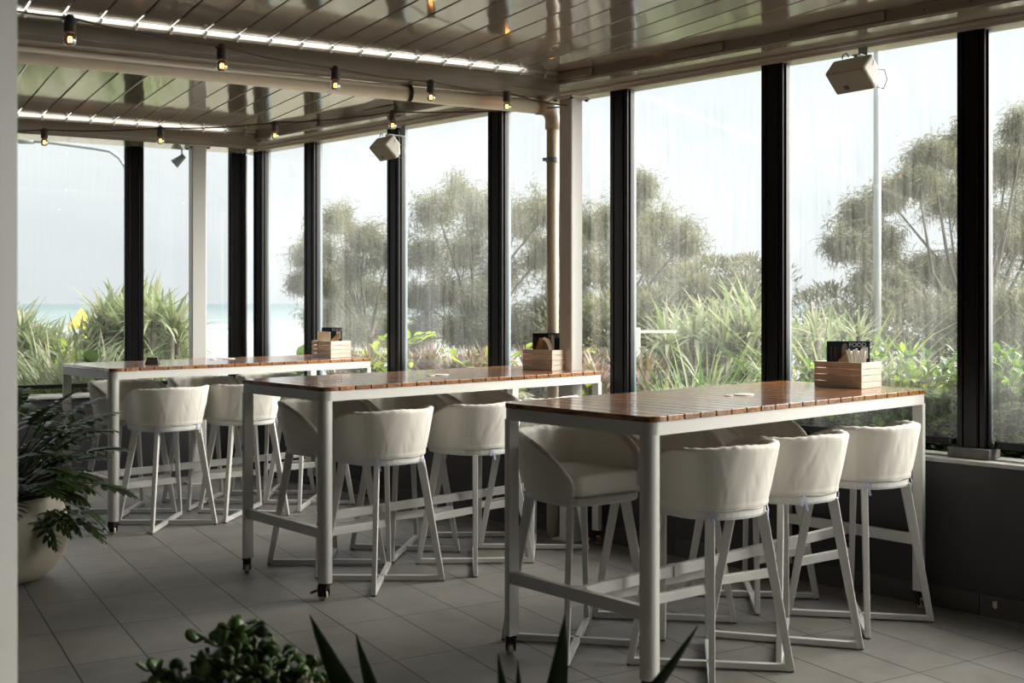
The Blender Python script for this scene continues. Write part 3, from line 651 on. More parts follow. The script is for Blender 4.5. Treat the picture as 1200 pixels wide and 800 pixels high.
# ---------------------------------------------------------------- stools
def cover_mesh(seed):
    rg = np.random.default_rng(seed); ph = rg.uniform(0, 6.28, 12); am = rg.uniform(.4, 1, 12)
    nt_, nz = 170, 20; wrk = [(rg.uniform(-1.6, 1.6), rg.uniform(-2.5, 2.5), rg.uniform(.70, .86), rg.uniform(.04, .11), rg.uniform(-.0024, .0024)) for _ in range(26)]; TM_ = math.radians(139); mb = MB()
    def top(th):
        a = abs(th); t0 = math.radians(62)
        if a <= t0: return .912 - .006*(a/t0)**2 + .003*math.sin(5*th+ph[0])
        u = min(1, (a-t0)/(TM_-t0)); return .690+.216*math.sqrt(max(0, 1-u**1.75)) + .003*math.sin(5*th+ph[0])*(1-u)
    def plan(th, r):  # th=0 at the back (-y)
        c, s_ = math.cos(th), math.sin(th); n = 2.3 if c > 0 else 2.3+1.5*min(1, -c*1.4)
        k = (abs(c)**n+abs(s_)**n)**(-1/n); return Vector((r*k*s_*(1+.04*max(0, -c)), -r*k*c*(1+.10*max(0, -c)), 0))
    rings = []
    for i in range(nt_+1):
        th = -TM_+2*TM_*i/nt_; zt = top(th); ring = []; zb = .662
        def rad(z):
            u = (z-zb)/.263; return .212+.052*u**.85
        for k in range(nz+1):                      # outside, upward
            u = k/nz; z = zb+(zt-.012-zb)*u; r = rad(z)
            wr = .0014*math.sin(9*th+ph[1]+3*u)*am[1]*u + .0009*math.sin(17*th+ph[2]-5*u)*am[2] + .0030*math.exp(-((th-.52)/.016)**2) - .002*math.exp(-((th-.57)/.016)**2) + .0030*math.exp(-((th+.95)/.016)**2)
            if k == 0: r -= .001
            if k == 1: r += .004
            for (t0, sl_, z0_, ln_, am_) in wrk:
                dd = (th-t0)-sl_*(z-z0_)
                wr += am_*math.exp(-(dd/.035)**2)*max(0, 1-abs(z-z0_)/ln_)
            p = plan(th, r+wr); ring.append(Vector((p.x, p.y, z)))
        r = rad(zt)
        for dr, dz in ((-.003, -.003), (-.012, .003), (-.024, .003), (-.034, -.004)):
            p = plan(th, r+dr+.0015*math.sin(40*th+ph[3])); ring.append(Vector((p.x, p.y, zt+dz+.0015*math.sin(31*th+ph[4]))))
        for k in range(nz, -1, -1):
            u = k/nz; z = zb+(zt-.014-zb)*u; r_in = rad(z)-.040+.004*math.sin(math.pi*u)+.0025*math.sin(14*th+ph[5]+2*u)*u
            p = plan(th, r_in); ring.append(Vector((p.x, p.y, z)))
        rings.append(ring)
    mb.loft(rings, True, True)
    return mb
def make_stool(seed):
    r = empty('bar_stool', (0,0,0), 0, 'x', 'bar stool', 'white slipcovered bar stools around the tables')
    obj('slipcover', cover_mesh(seed), M['canvas'], r, smooth=True)
    # piping round the hem
    def plan(th, rr):
        c, s_ = math.cos(th), math.sin(th); n = 2.3 if c > 0 else 2.3+1.5*min(1, -c*1.4); k = (abs(c)**n+abs(s_)**n)**(-1/n); return Vector((rr*k*s_*(1+.04*max(0, -c)), -rr*k*c*(1+.10*max(0, -c)), 0))
    TM_ = math.radians(139)
    pts = [plan(-TM_+2*TM_*i/60, .214)+Vector((0,0,.668+.002*math.sin(i*.7+seed))) for i in range(61)]
    obj('hem_piping', MB().tube(pts, .0035, 6), M['canvas'], r, smooth=True)
    # cushion
    n = 48; rings = []
    def cu(rr, z): return [Vector((p.x*.98, min(p.y, .190+.0*rr), z)) for p in [plan(2*math.pi*k/n, rr) for k in range(n)]]
    for rr, z in ((.160,.664),(.172,.667),(.177,.676),(.178,.700),(.178,.736),(.174,.748),(.164,.754),(.14,.757),(.08,.758),(.02,.758)):
        ring = []
        for k in range(n):
            th = 2*math.pi*k/n; p = plan(th, rr)
            if abs(math.atan2(math.sin(th), math.cos(th))) > math.radians(118): # front edge swells out between the arms
                p = p*1.16
            ring.append(Vector((p.x, min(p.y, .205*min(1, rr/.17)), z)))
        rings.append(ring)
    obj('seat_cushion', MB().loft(rings), M['canvas'], r, smooth=True)
    fr = MB(); n = 48; R = lambda rr, z: [plan(2*math.pi*k/n, rr)+Vector((0,0,z)) for k in range(n)]
    fr.loft([R(.180,.630), R(.206,.630), R(.210,.640), R(.210,.661), R(.19,.664)])
    obj('seat_frame', fr, M['white'], r, bevel=0)
    fd = .233; td = .150
    for sx in (-1, 1):
        for sy in (-1, 1):
            side = Vector((sx, sy, 0)).normalized()
            foot = Vector((sx*fd, sy*fd, 0)); topp = Vector((sx*(td-.006), sy*(td-.006), .632))
            l = MB().bar(topp, foot-side*.012+Vector((0,0,.004)), .044, .027, .028, .023, side=side)
            # keep the leg's foot flat on the floor
            obj('leg', l, M['white'], r, bevel=.003)
            obj('foot_pad', MB().prism([(foot.x+side.x*.0-side.x*.012+.012*math.cos(a), foot.y-side.y*.012+.012*math.sin(a)) for a in [k*math.pi/4 for k in range(8)]], 0, .006), M['rubber'], r)
    for sg in (1, -1):
        a = Vector((-fd, -fd*sg, .0185)); b = -a; b.z = a.z
        side = Vector((0,0,1)).cross((b-a).normalized())
        obj('base_bar', MB().bar(a*.93+Vector((0,0,.0013)), b*.93+Vector((0,0,.0013)), .026, .024, side=side), M['white'], r, bevel=.002)
    k = .250; f = (.640-k)/.640; px_ = td+(fd-td)*f
    obj('footrest', MB().box(-px_+.004, px_-.004, px_-.012, px_+.012, k-.02, k+.02), M['white'], r, bevel=.003)
    # ties knotted under the hem
    for th in ((.55, -.75) if seed % 2 else (.95, -.35)):
        p = plan(th, .218); z = .662; t = MB(); q = Vector((-p.y, p.x, 0)).normalized()
        for d, ln in ((.010, .055), (-.008, .035)):
            w_ = q*.005
            pts = [p+Vector((0,0,z+.008)), p+q*d*.5+Vector((0,0,z-.014))+p.normalized()*.004, p+q*d*1.5+Vector((0,0,z-ln))+p.normalized()*.001]
            t.add([a+s_*w_+e for a in pts for s_ in (-1, 1) for e in (Vector((0,0,0)), p.normalized()*.0015)], [(0,2,6,4),(1,5,7,3),(4,6,10,8),(5,9,11,7),(0,4,5,1),(4,8,9,5),(2,3,7,6),(6,7,11,10),(8,10,11,9),(0,1,3,2)])
        obj('tie', t, M['lilac'], r)
    return r
protos = [make_stool(s) for s in (1, 2, 3)]
used = [False]*3; idx = 0
tn_ = ['farthest table', 'middle table', 'front table']; sidepos = ['left', 'middle', 'right']
near = [[(.43,.12,3), (.98,.10,-6), (1.53,.13,0)], [(.47,.165,2), (1.087,.135,5), (1.58,.18,0)], [(.51,.135,-5), (1.01,.135,-13), (1.59,.125,-7)]]
far = [[(.42,.68,4), (1.0,.68,-4), (1.55,.68,5)], [(.46,.67,3), (1.0,.67,-5), (1.58,.665,4)], [(.35,.72,-8), (.90,.71,-5), (1.535,.69,-3)]]
for t in range(3):
    for side, arr in (('near', near[t]), ('window', far[t])):
        for j, (u, v, dr) in enumerate(arr):
            k = idx % 3; idx += 1
            o = copy_tree(protos[k]) if used[k] else protos[k]; used[k] = True
            p = TM[t] @ Vector((u, v, 0)); o.location = (p.x, p.y, 0)
            o.rotation_euler = (0, 0, TABS[t][1]-math.radians(30) + math.radians(dr) + (0 if side == 'near' else math.pi))
            o['label'] = 'white slipcovered bar stool on the %s side of the %s, %s one of three' % (side, tn_[t], sidepos[j])
# ---------------------------------------------------------------- things on the tables
def text_mesh(s, size, ext=.0004):
    c = bpy.data.curves.new('txt', 'FONT'); c.body = s; c.size = size; c.extrude = ext; c.align_x = 'CENTER'; c.align_y = 'CENTER'
    o = bpy.data.objects.new('txt', c); COL.objects.link(o); dg = bpy.context.evaluated_depsgraph_get()
    me = bpy.data.meshes.new_from_object(o.evaluated_get(dg)); bpy.data.objects.remove(o); return me
def crate(t, label):
    u0, v0 = 1.775, .222; W_, D_, H_ = .18, .262, .125
    Mx = TM[t] @ Matrix.Translation((u0, v0, TH)); rz = Mx.to_euler().z
    r = empty('table_caddy', Mx.translation, rz, label, 'caddy', 'pale wooden caddies on the tables')
    b = MB()
    for k in range(4):
        z0, z1 = k*H_/4+.001, (k+1)*H_/4-.001
        b.box(.009, W_-.009, 0, .009, z0, z1); b.box(.009, W_-.009, D_-.009, D_, z0, z1); b.box(0, .009, 0, D_, z0, z1); b.box(W_-.009, W_, 0, D_, z0, z1)
    obj('slat', b, M['crate'], r, bevel=.001)
    obj('base', MB().box(.0095, W_-.0095, .0095, D_-.0095, .0005, .010), M['crate'], r)
    return r, Mx, rz
def menu(t, label, u, v, rz, h=.215, w_=.19, strip=True):
    Mx = TM[t] @ Matrix.Translation((1.775+u, .222+v, TH+.011)) @ Matrix.Rotation(rz, 4, 'Z')
    r = obj('menu', MB().box(-w_/2, w_/2, -.003, .003, 0, h), M['navy'], None, bevel=.002)
    r.matrix_world = Mx; tag(r, label, 'menu', 'dark menus in the caddies')
    me = text_mesh('FOOD', .030, .0006); 
    tx = obj('heading', me, M['ink'], r, loc=(.045, -.0036, h-.019), rot=(math.pi/2, 0, 0))
    ln = MB()
    for k in range(7):
        for x in (-.075, -.02): ln.box(x-.02+.003*(k % 3), x+.02, -.0036, -.003, h-.055-k*.012, h-.052-k*.012)
    obj('menu_lines', ln, M['dimtext'], r)
    if strip: obj('side_strip', MB().box(w_/2-.022, w_/2, -.0045, .0045, .006, h-.006), M['teal'], r)
    else:
        q = MB().box(w_/2-.042, w_/2-.010, -.0042, -.003, h-.085, h-.03); obj('printed_panel', q, M['ink'], r)
    return r
def napkins(t, label, u, v, n=6, fan=.35, mat_=None, lean=0, h=.185):
    Mx = TM[t] @ Matrix.Translation((1.775+u, .222+v, TH+.011)) @ Matrix.Rotation(RZM, 4, 'Z'); mb = MB()
    for k in range(n):
        a = (k-(n-1)/2)/max(1, n-1)*2*fan+lean
        T_ = Matrix.Translation(((k-(n-1)/2)*.0045, .002*(k % 2), 0)) @ Matrix.Rotation(a, 4, 'Y')
        mb.box(-.0024, .0024, -.010, .010, .004, h+.007*math.sin(k*2.1), T_)
    o = obj('napkin_stack', mb, mat_ or M['paper']); o.matrix_world = Mx; return tag(o, label, 'napkins', 'paper napkins in the caddies')
def packet(t, name, label, cat, pts, mat_, th=.004, u=0, v=0, rz=0, ry=0, rx=0):
    Mx = TM[t] @ Matrix.Translation((1.775+u, .222+v, TH+.0115)) @ Matrix.Rotation(rz, 4, 'Z') @ Matrix.Rotation(ry, 4, 'Y') @ Matrix.Rotation(rx, 4, 'X')
    m = MB(); n = len(pts)
    m.add([(x, -th/2, z) for x, z in pts]+[(x, th/2, z) for x, z in pts], [tuple(range(n)), tuple(range(2*n-1, n-1, -1))]+[(i, n+i, n+(i+1) % n, (i+1) % n) for i in range(n)])
    o = obj(name, m, mat_); o.matrix_world = Mx; return tag(o, label, cat)
tm_ = ['farthest', 'middle', 'front']
RZM = math.radians(-42.4)
def ab(a, b): return (.09+.738*a-.674*b, .131-.674*a-.738*b)      # a: to the right as seen from the room, b: towards the room
for t in range(3):
    crate(t, 'pale slatted wooden caddy on the %s bar table' % tm_[t])
    u_, v_ = ab(.004, -.004)
    menu(t, 'dark blue menu headed FOOD standing in the caddy on the %s table' % tm_[t], u_, v_, math.radians(-42.4), strip=(t == 1), w_=(.155, .195, .212)[t], h=.213)
cut = [(-.004, 0), (.004, 0), (.006, .12), (.007, .170), (.004, .186), (-.003, .186), (-.007, .170), (-.005, .12)]
for t in (1, 2):
    for k in range(4):
        u_, v_ = ab(-.074+.0105*k, .018+.004*(k % 2)); packet(t, 'cutlery_piece', 'dark cutlery piece standing in the far corner of the %s table caddy' % tm_[t], 'cutlery', cut, M['cutlery'], .003, u_, v_, RZM, ry=-.06+.035*k)
pk = [(-.026, 0), (.020, 0), (.040, .165), (.030, .170), (-.030, .118)]
def item(t, nm, lab, cat, pts, m_, th, a, b, ry=0): u_, v_ = ab(a, b); return packet(t, nm, lab, cat, pts, m_, th, u_, v_, RZM, ry=ry)
item(2, 'paper_pouch', 'brown kraft cutlery pouch with a slanted top in the front table caddy', 'pouch', pk, M['kraft'], .005, -.030, .044)
item(2, 'paper_pouch', 'grey-brown narrow pouch standing behind the kraft pouch in the front table caddy', 'pouch', [(-.010,0),(.010,0),(.016,.17),(.012,.20),(.002,.205),(-.008,.19)], mat('grey_pouch', (.20,.16,.11), .8), .004, -.042, .030, .08)
item(1, 'paper_pouch', 'brown kraft cutlery pouch leaning left in the middle table caddy', 'pouch', [(-.030,0),(.022,0),(.010,.180),(-.010,.185),(-.034,.12)], M['kraft'], .005, -.040, .036)
item(1, 'paper_pouch', 'grey-brown kraft pouch leaning right in the middle table caddy', 'pouch', [(-.024,0),(.024,0),(.046,.165),(.028,.182),(-.010,.150)], mat('grey_pouch2', (.28,.20,.12), .8), .005, -.022, .052)
item(1, 'paper_card', 'thin white card standing at the front of the middle table caddy', 'card', [(-.010,0),(.012,0),(.008,.19),(-.004,.205),(-.010,.195)], M['paper'], .004, .030, .052)
item(1, 'napkin_stack', 'folded beige napkins drooping over the front of the middle table caddy', 'napkins', [(-.010,0),(.012,0),(.010,.14),(-.008,.178),(-.036,.190),(-.048,.180),(-.020,.155),(-.008,.12)], M['beige'], .022, .012, .078)
item(0, 'paper_pouch', 'brown kraft pouch leaning right in the farthest table caddy', 'pouch', [(-.020,0),(.014,0),(.052,.150),(.046,.175),(.034,.165),(-.014,.120)], M['kraft'], .005, .018, .036)
item(0, 'napkin_stack', 'beige square stack of napkins in the farthest table caddy', 'napkins', [(-.048,0),(.048,0),(.048,.180),(-.048,.182)], M['beige'], .014, -.052, .022)
u_, v_ = ab(.032, .072)
napkins(2, 'fan of white paper napkins at the front corner of the front table caddy', u_, v_, 9, .17, lean=-.05, h=.174)
# cutlery labels single each out by order
names = ['outermost', 'second', 'third', 'innermost']
cnt = {}
for o in list(COL.objects):
    if o.name.startswith('cutlery_piece'):
        key = o['label']; i = cnt.get(key, 0); cnt[key] = i+1; o['group'] = 'dark cutlery in the caddies'
        tt = 'front' if 'front table' in key else 'middle'
        o['label'] = '%s piece of dark cutlery from the left in the caddy on the %s table' % (names[i], tt)
# coasters and number holder
def coaster(px, py, w_, label, rz=0):
    t = F*(HC-TH-.002)/(py-HZ); p = P(px, t, TH+.0006)
    n = 24; o = obj('paper_coaster', MB().prism([(w_*math.cos(2*math.pi*k/n), w_*.8*math.sin(2*math.pi*k/n)) for k in range(n)], 0, .003), M['paper'], None, loc=p, rot=(0,0,rz))
    tag(o, label, 'coaster', 'round paper coasters on the tables')
coaster(872, 462.0, .047, 'larger white coaster lying flat on the front table')
coaster(854, 463.2, .020, 'small white disc beside the coaster on the front table')
coaster(517, 438.8, .045, 'larger white coaster lying flat on the middle table')
coaster(505, 439.6, .022, 'small white disc beside the coaster on the middle table')
coaster(268, 420.0, .045, 'larger white coaster lying flat on the farthest table')
coaster(250, 420.9, .022, 'small white disc beside the coaster on the farthest table')
t = F*(HC-TH)/(426.6-HZ); p = P(179, t, TH+.0005)
r = empty('table_sign', p, -math.radians(30), 'small dark wedge-shaped sign standing on the farthest table', 'table sign')
obj('wedge', MB().add([(-.046,-.03,0),(.046,-.03,0),(.046,.03,0),(-.046,.03,0),(-.034,-.010,.045),(.034,-.010,.045),(.034,.006,.045),(-.034,.006,.045)], [(3,2,1,0),(0,1,5,4),(1,2,6,5),(2,3,7,6),(3,0,4,7),(4,5,6,7)]), mat('bronze_sign', (.05,.035,.025), .45), r, bevel=.002)
obj('sign_face', MB().add([(-.036,-.0285,.007),(.036,-.0285,.007),(.029,-.0145,.036),(-.029,-.0145,.036),(-.036,-.0255,.007),(.036,-.0255,.007),(.029,-.0115,.036),(-.029,-.0115,.036)], [(0,1,2,3),(4,7,6,5),(0,4,5,1),(1,5,6,2),(2,6,7,3),(3,7,4,0)]), mat('sign_face', (.10,.08,.06), .3), r)
# ---------------------------------------------------------------- potted plant at left
pc = P(0, 6.02)
r = empty('plant_pot', pc, 0, 'large rounded cream pot on the floor behind the left post', 'pot')
prof = [(.001,0),(.165,0),(.215,.012),(.272,.055),(.312,.115),(.335,.185),(.342,.245),(.335,.31),(.315,.375),(.292,.425),(.286,.440),(.262,.442),(.258,.425),(.262,.39),(.25,.37),(.001,.37)]
obj('pot_body', MB().lathe(prof, (0,0,0), 64), M['pot'], r, smooth=True)
obj('soil', MB().lathe([(.001,.372),(.249,.372),(.240,.392),(.001,.400)], (0,0,0), 32), M['soil'], r)
# a lobed leaf: central blade plus finger lobes
def lobed(n, base, az, el, ln):
    parts = []
    for i in range(n):
        b, a, e, l = base[i], az[i], el[i], ln[i]; dz = .5
        S = 7; pts = []; d0 = None; p = np.array(b, float)
        for k in range(S+1):
            ee = e - dz*(k/S); d = np.array([math.cos(ee)*math.cos(a), math.cos(ee)*math.sin(a), math.sin(ee)]); pts.append((p.copy(), ee, d)); p = p + d*l/S
        parts.append(blades([b], [a], [e], [l], [l*.13], [dz], [.8,1.1,1.1,1.0,.8,.5,.05], .15))
        for k in range(0, S):
            pp, ee, d = pts[k]; fl = l*(.44, .50, .50, .46, .38, .28, .18)[k]
            for sg in (-1, 1):
                ang = (1.9, 1.55, 1.35, 1.15, .95, .75, .55)[k]
                parts.append(blades([pp+d*l*.03], [a+sg*ang*.9], [ee*math.cos(ang)-.05], [fl], [fl*.17], [.25], [.8,1.15,1.1,.8,.15], .1))
    return merge(parts)
nl = 120
az = U(0, 6.28, nl); el_ = U(.5, 1.45, nl); sl = U(.22, .62, nl)*(.50+.5*np.sin(el_))
el_[:5] = U(.0, .3, 5); sl[:5] = U(.26, .34, 5); az[:5] = np.radians([-62, -40, -20, 5, -50]); nl_low = 5
b0 = np.array([(pc.x+.06*math.cos(a), pc.y+.06*math.sin(a), .42) for a in az])
stems = MB(); ends = []; eaz = []; eel = []
for i in range(nl):
    p = Vector(b0[i]); e = el_[i]; pts = [p]
    for k in range(6):
        e -= .10; p = p + Vector((math.cos(e)*math.cos(az[i]), math.cos(e)*math.sin(az[i]), math.sin(e)))*sl[i]/6; pts.append(p)
    stems.tube(pts, [.006,.0055,.005,.0045,.004,.004,.0035], 6); ends.append(tuple(p)); eaz.append(az[i]); eel.append(e-.1)
plr = empty('split_leaf_plant', (0,0,0), 0, 'dark glossy split-leaf plant growing in the large cream pot', 'plant')
obj('stem', stems, M['dstem'], plr, smooth=True)
V, Q = lobed(nl, ends, eaz, eel, U(.17, .25, nl)); V[:, 2] = np.maximum(V[:, 2], .012)
obj('foliage', npmesh('foliage', V, Q, False), M['xanadu'], plr)
# ---------------------------------------------------------------- foreground planter with jade plant and sword leaves
tc_ = P(470, 2.42)
tr_ = empty('planter_trough', (tc_.x, tc_.y, 0), -math.radians(30), 'dark trough planter on the floor below the view', 'planter')
def trough():
    m = MB(); o_, i_ = (-.62, .62, -.16, .16), (-.59, .59, -.13, .13)
    for z0, z1, b in ((0, .02, o_),): m.box(*b, z0, z1)
    m.box(-.62, .62, -.16, -.13, .02, .42); m.box(-.62, .62, .13, .16, .02, .42); m.box(-.62, -.59, -.13, .13, .02, .42); m.box(.59, .62, -.13, .13, .02, .42); return m
obj('trough_body', trough(), M['trough'], tr_, bevel=.004); obj('soil', MB().box(-.589, .589, -.129, .129, .3, .385), M['soil'], tr_)
def jade(px, t, spots, label):
    r = empty('jade_plant', (0,0,0), 0, label, 'plant'); st = MB(); pos = []; 
    b = P(px, t, .38)
    for (x, y, tt) in spots:
        e = PY(x, y, tt); m_ = b.lerp(e, .55)+Vector((0,0,-.02)); st.tube([b, m_, e], [.012,.008,.005], 8)
        for k in range(30):
            f = rnd.uniform(.45, 1.03); c = m_.lerp(e, (f-.55)/.45) + Vector((rnd.uniform(-.028,.028), rnd.uniform(-.028,.028), rnd.uniform(-.02,.012))); pos.append(c)
    pos = np.array([tuple(p) for p in pos]); n = len(pos)*2; pos = np.repeat(pos, 2, 0); a = U(0, 6.28, n)
    a[1::2] = a[0::2]+math.pi
    V, Q = blades(pos, a, U(.2, 1.1, n), U(.028, .038, n), U(.012, .016, n), U(-.4, .1, n), ROUND, .12)
    me = npmesh('foliage', V, Q, True); o = obj('foliage', me, M['jade'], r)
    s = o.modifiers.new('thick', 'SOLIDIFY'); s.thickness = .004; s.offset = 0
    obj('stem', st, M['dstem'], r, smooth=True); return r
sp1 = [(200,790,2.3),(180,797,2.35),(225,775,2.32),(243,758,2.36),(262,742,2.3),(278,736,2.34),(300,748,2.33),(318,760,2.38),(270,765,2.25),(290,780,2.22),(310,785,2.3),(235,795,2.25),(250,785,2.4),(330,775,2.4),(215,800,2.3),(265,800,2.2),(300,805,2.2),(190,815,2.3)]
jade(262, 2.36, sp1, 'dark green jade plant with round fleshy leaves at the bottom left foreground')
sp2 = [(352,790,2.45),(366,785,2.42),(345,800,2.4),(375,800,2.45),(358,805,2.42)]
jade(365, 2.44, sp2, 'small jade plant between the large jade plant and the sword leaves')
fl_ = MB(); c = PY(362, 800, 2.36)
for k in range(26):
    a = rnd.uniform(0, 6.28); q = c+Vector((rnd.uniform(-.018,.018), rnd.uniform(-.018,.018), rnd.uniform(-.012,.012))); fl_.sphere(q, .005, 6, 4)
fo = obj('flower_head', fl_, mat('pale_flower', (.40,.33,.26), .7)); tag(fo, 'pale withered flower head in the foreground plants', 'flower')
fo2 = obj('stem', MB().tube([c+Vector((0,0,-.005)), P(365, 2.40, .385)], .003, 6), M['dstem'], fo)
def sword(base, tips, label):
    r = empty('sword_leaf_plant', base, 0, label, 'plant'); mbs = []
    for tip, w_, bend in tips:
        m = MB(); b = Vector(base); tip = Vector(tip); rings = []; S = 10; d = tip-b; side = Vector((C30, -S30, 0)); nn = d.cross(side).normalized()
        for k in range(S+1):
            u = k/S; c = b.lerp(tip, u) + side*bend*math.sin(math.pi*u)
            ww = 1.55*w_*(1-u)**.85*(1 if u > .25 else .7+1.2*u)+.0008
            rings.append([c-side*ww-nn*ww*.25-b, c+nn*(.002+ww*.12)-b, c+side*ww-nn*ww*.25-b, c-nn*(.001)-b])
        m.loft(rings); obj('sword_leaf', m, M['agave'], r, smooth=True)
    return r
sword(P(492, 2.42, .39), [(PY(363,720,2.25), .040, -.012), (PY(417,742,2.3), .027, -.008), (PY(500,860,2.3), .016, .01), (PY(400,860,2.5), .014, -.01), (PY(470,850,2.6), .014, .01)], 'sword-leaved plant with two tips rising at the bottom edge, left of centre')
sword(P(618, 2.42, .39), [(PY(584,766,2.3), .022, -.006), (PY(607,773,2.36), .016, -.004), (PY(662,720,2.3), .034, .012), (PY(818,733,2.2), .026, .030), (PY(560,860,2.5), .014, -.01)], 'sword-leaved plant with long tips rising at the bottom edge, near the front table leg')
# ---------------------------------------------------------------- planting outside
def plant(name, label, cat, pts, material, stem=None, group=None, smooth=False):
    V, Q = pts; r = empty(name, (0,0,0), 0, label, cat, group)
    n_ = V[:, 0]*NW.x+V[:, 1]*NW.y; near_ = V[:, 0].mean()*NW.x+V[:, 1].mean()*NW.y < 7.6    # leaves press against the glass instead of passing it
    if near_:
        if V[:, 1].mean() < 9.8 or n_.mean() > 5.6:
            d_ = np.maximum(0, 5.60-n_); k_ = d_*1.0 + (d_ > 0)*rng.uniform(0, .02, len(d_)); V[:, 0] += k_*NW.x; V[:, 1] += k_*NW.y
        if V[:, 1].mean() > 9.9: V[:, 1] = np.maximum(V[:, 1], 9.94)
    obj('foliage', npmesh('foliage', V, Q, smooth), material, r)
    if stem is not None: obj('stem', stem, M['bark'], r, smooth=True)
    return r
def clump(c, n, ln, wd, spread=.12, el=(.5, 1.45), droop=(.8, 1.8)):
    a = U(0, 6.28, n); rr = spread*np.sqrt(U(0, 1, n)); b = np.stack([c.x+rr*np.cos(a), c.y+rr*np.sin(a), np.full(n, c.z)], 1)
    return blades(b, a+U(-.6, .6, n), U(*el, n), ln*U(.6, 1.1, n), wd*U(.7, 1.2, n), U(*droop, n), STRAP, .25)
def shrub(c, rx, h, n, leaf, wl=.42, stems=True, prof=OVAL):
    # twigs from the base with leaves around their upper parts
    nt_ = max(6, n//34); st = MB(); pos = []; az = []
    for i in range(nt_):
        a = rnd.uniform(0, 6.28); rr = rx*math.sqrt(rnd.random()); hh = h*(1-.45*(rr/rx)**2)*rnd.uniform(.45, 1)
        e = Vector((c.x+rr*math.cos(a), c.y+rr*math.sin(a), c.z+hh)); b = Vector((c.x+rr*.5*math.cos(a), c.y+rr*.5*math.sin(a), c.z))
        st.tube([b, b.lerp(e, .5)+Vector((0,0,.03)), e], [.006,.004,.002], 5, False)
        for k in range(n//nt_):
            u = 1-rnd.random()**1.6*.75; p = b.lerp(e, u); pos.append((p.x+rnd.uniform(-.05,.05), p.y+rnd.uniform(-.05,.05), p.z+rnd.uniform(-.03,.03)))
    pos = np.array(pos); m = len(pos)
    return blades(pos, U(0, 6.28, m), U(-.2, 1.2, m), leaf*U(.7, 1.25, m), leaf*wl*.5*U(.8, 1.2, m), U(-.2, .9, m), prof, .2), st
def panda(cs, n, ln, wd):
    parts = []
    for c in cs: parts.append(clump(Vector(c), n, ln, wd, .05, (-.3, 1.45), (.2, 1.3)))
    return merge(parts)
SZ = .40
# right wall planting, near to far
for i, (px, off, rx, h, lab) in enumerate([
    (1205, .50, .42, .88, 'bright green hedge shrub outside the rightmost window pane'),
    (1165, .42, .36, .80, 'green hedge shrub behind the rightmost wide black mullion'),
    (1110, .45, .36, .80, 'bright green hedge shrub outside the window behind the front table corner leg'),
    (1060, .50, .36, .83, 'bright green shrub outside the window right of the front table caddy'),
    (1012, .55, .34, .86, 'bright green shrub outside the window directly behind the front table caddy'),
    (960, .60, .34, .66, 'low green shrub outside the window left of the front table caddy'),
    (1300, .50, .42, .86, 'green hedge shrub outside the window just past the right edge')]):
    pts, st = shrub(G(px, off, SZ), rx, h*1.04, 4200, .064, .5); plant('hedge_shrub', lab, 'shrub', pts, M['hedge'], st, 'hedge shrubs along the right windows')
for px, off, n, ln, lab in [
    (992, .75, 110, 1.25, 'tall arching strap grass rising behind the hedge near the lamp post'),
    (945, .62, 80, .98, 'arching strap grass outside the window just right of a black mullion, left of the front caddy'),
    (1075, .95, 60, 1.15, 'strap grass blades rising behind the hedge left of the wide black mullion'),
    (820, .42, 230, .98, 'big strap grass clump outside the window behind the back edge of the front table'),
    (868, .62, 90, .85, 'smaller strap grass clump left of the mullion behind the front table'),
    (772, .55, 80, .78, 'strap grass clump outside the window beside the white railing')]:
    plant('strap_grass', lab, 'grass clump', clump(G(px, off, SZ), int(n*1.3), ln, .011, .13, (.7, 1.5), (.7, 1.5)), M['grass'], None, 'strap grass clumps along the right windows')
for i, (px, off, lab) in enumerate([
    (745, .35, 'reddish bromeliad outside the window by the mullion behind the front table'), (700, .40, 'reddish bromeliad outside the narrow window right of the white post'),
    (660, .45, 'reddish bromeliad outside the glass behind the white post'), (622, .42, 'reddish bromeliad outside the glass behind the middle caddy'),
    (560, .45, 'purple bromeliad outside the glass left of the mullion behind the middle table'), (535, .38, 'purple bromeliad low in the pane behind the middle table, right of its centre'),
    (508, .48, 'purple bromeliad low in the centre of the pane behind the middle table'), (488, .38, 'purple bromeliad just right of a mullion behind the middle table'),
    (442, .42, 'reddish bromeliad left of the mullion beyond the farthest table'), (415, .50, 'reddish bromeliad outside the pane right of the farthest caddy'), (395, .40, 'reddish bromeliad just behind the farthest caddy')]):
    parts = [clump(G(px, off, SZ) + Vector((rnd.uniform(-.12,.12), rnd.uniform(-.12,.12), rnd.uniform(.05,.55))), 34, .26, .013, .02, (.1, 1.4), (-.2, .8)) for k in range(9)]
    plant('bromeliad', lab, 'bromeliad', merge(parts), M['brom'], None, 'bromeliads along the right windows')
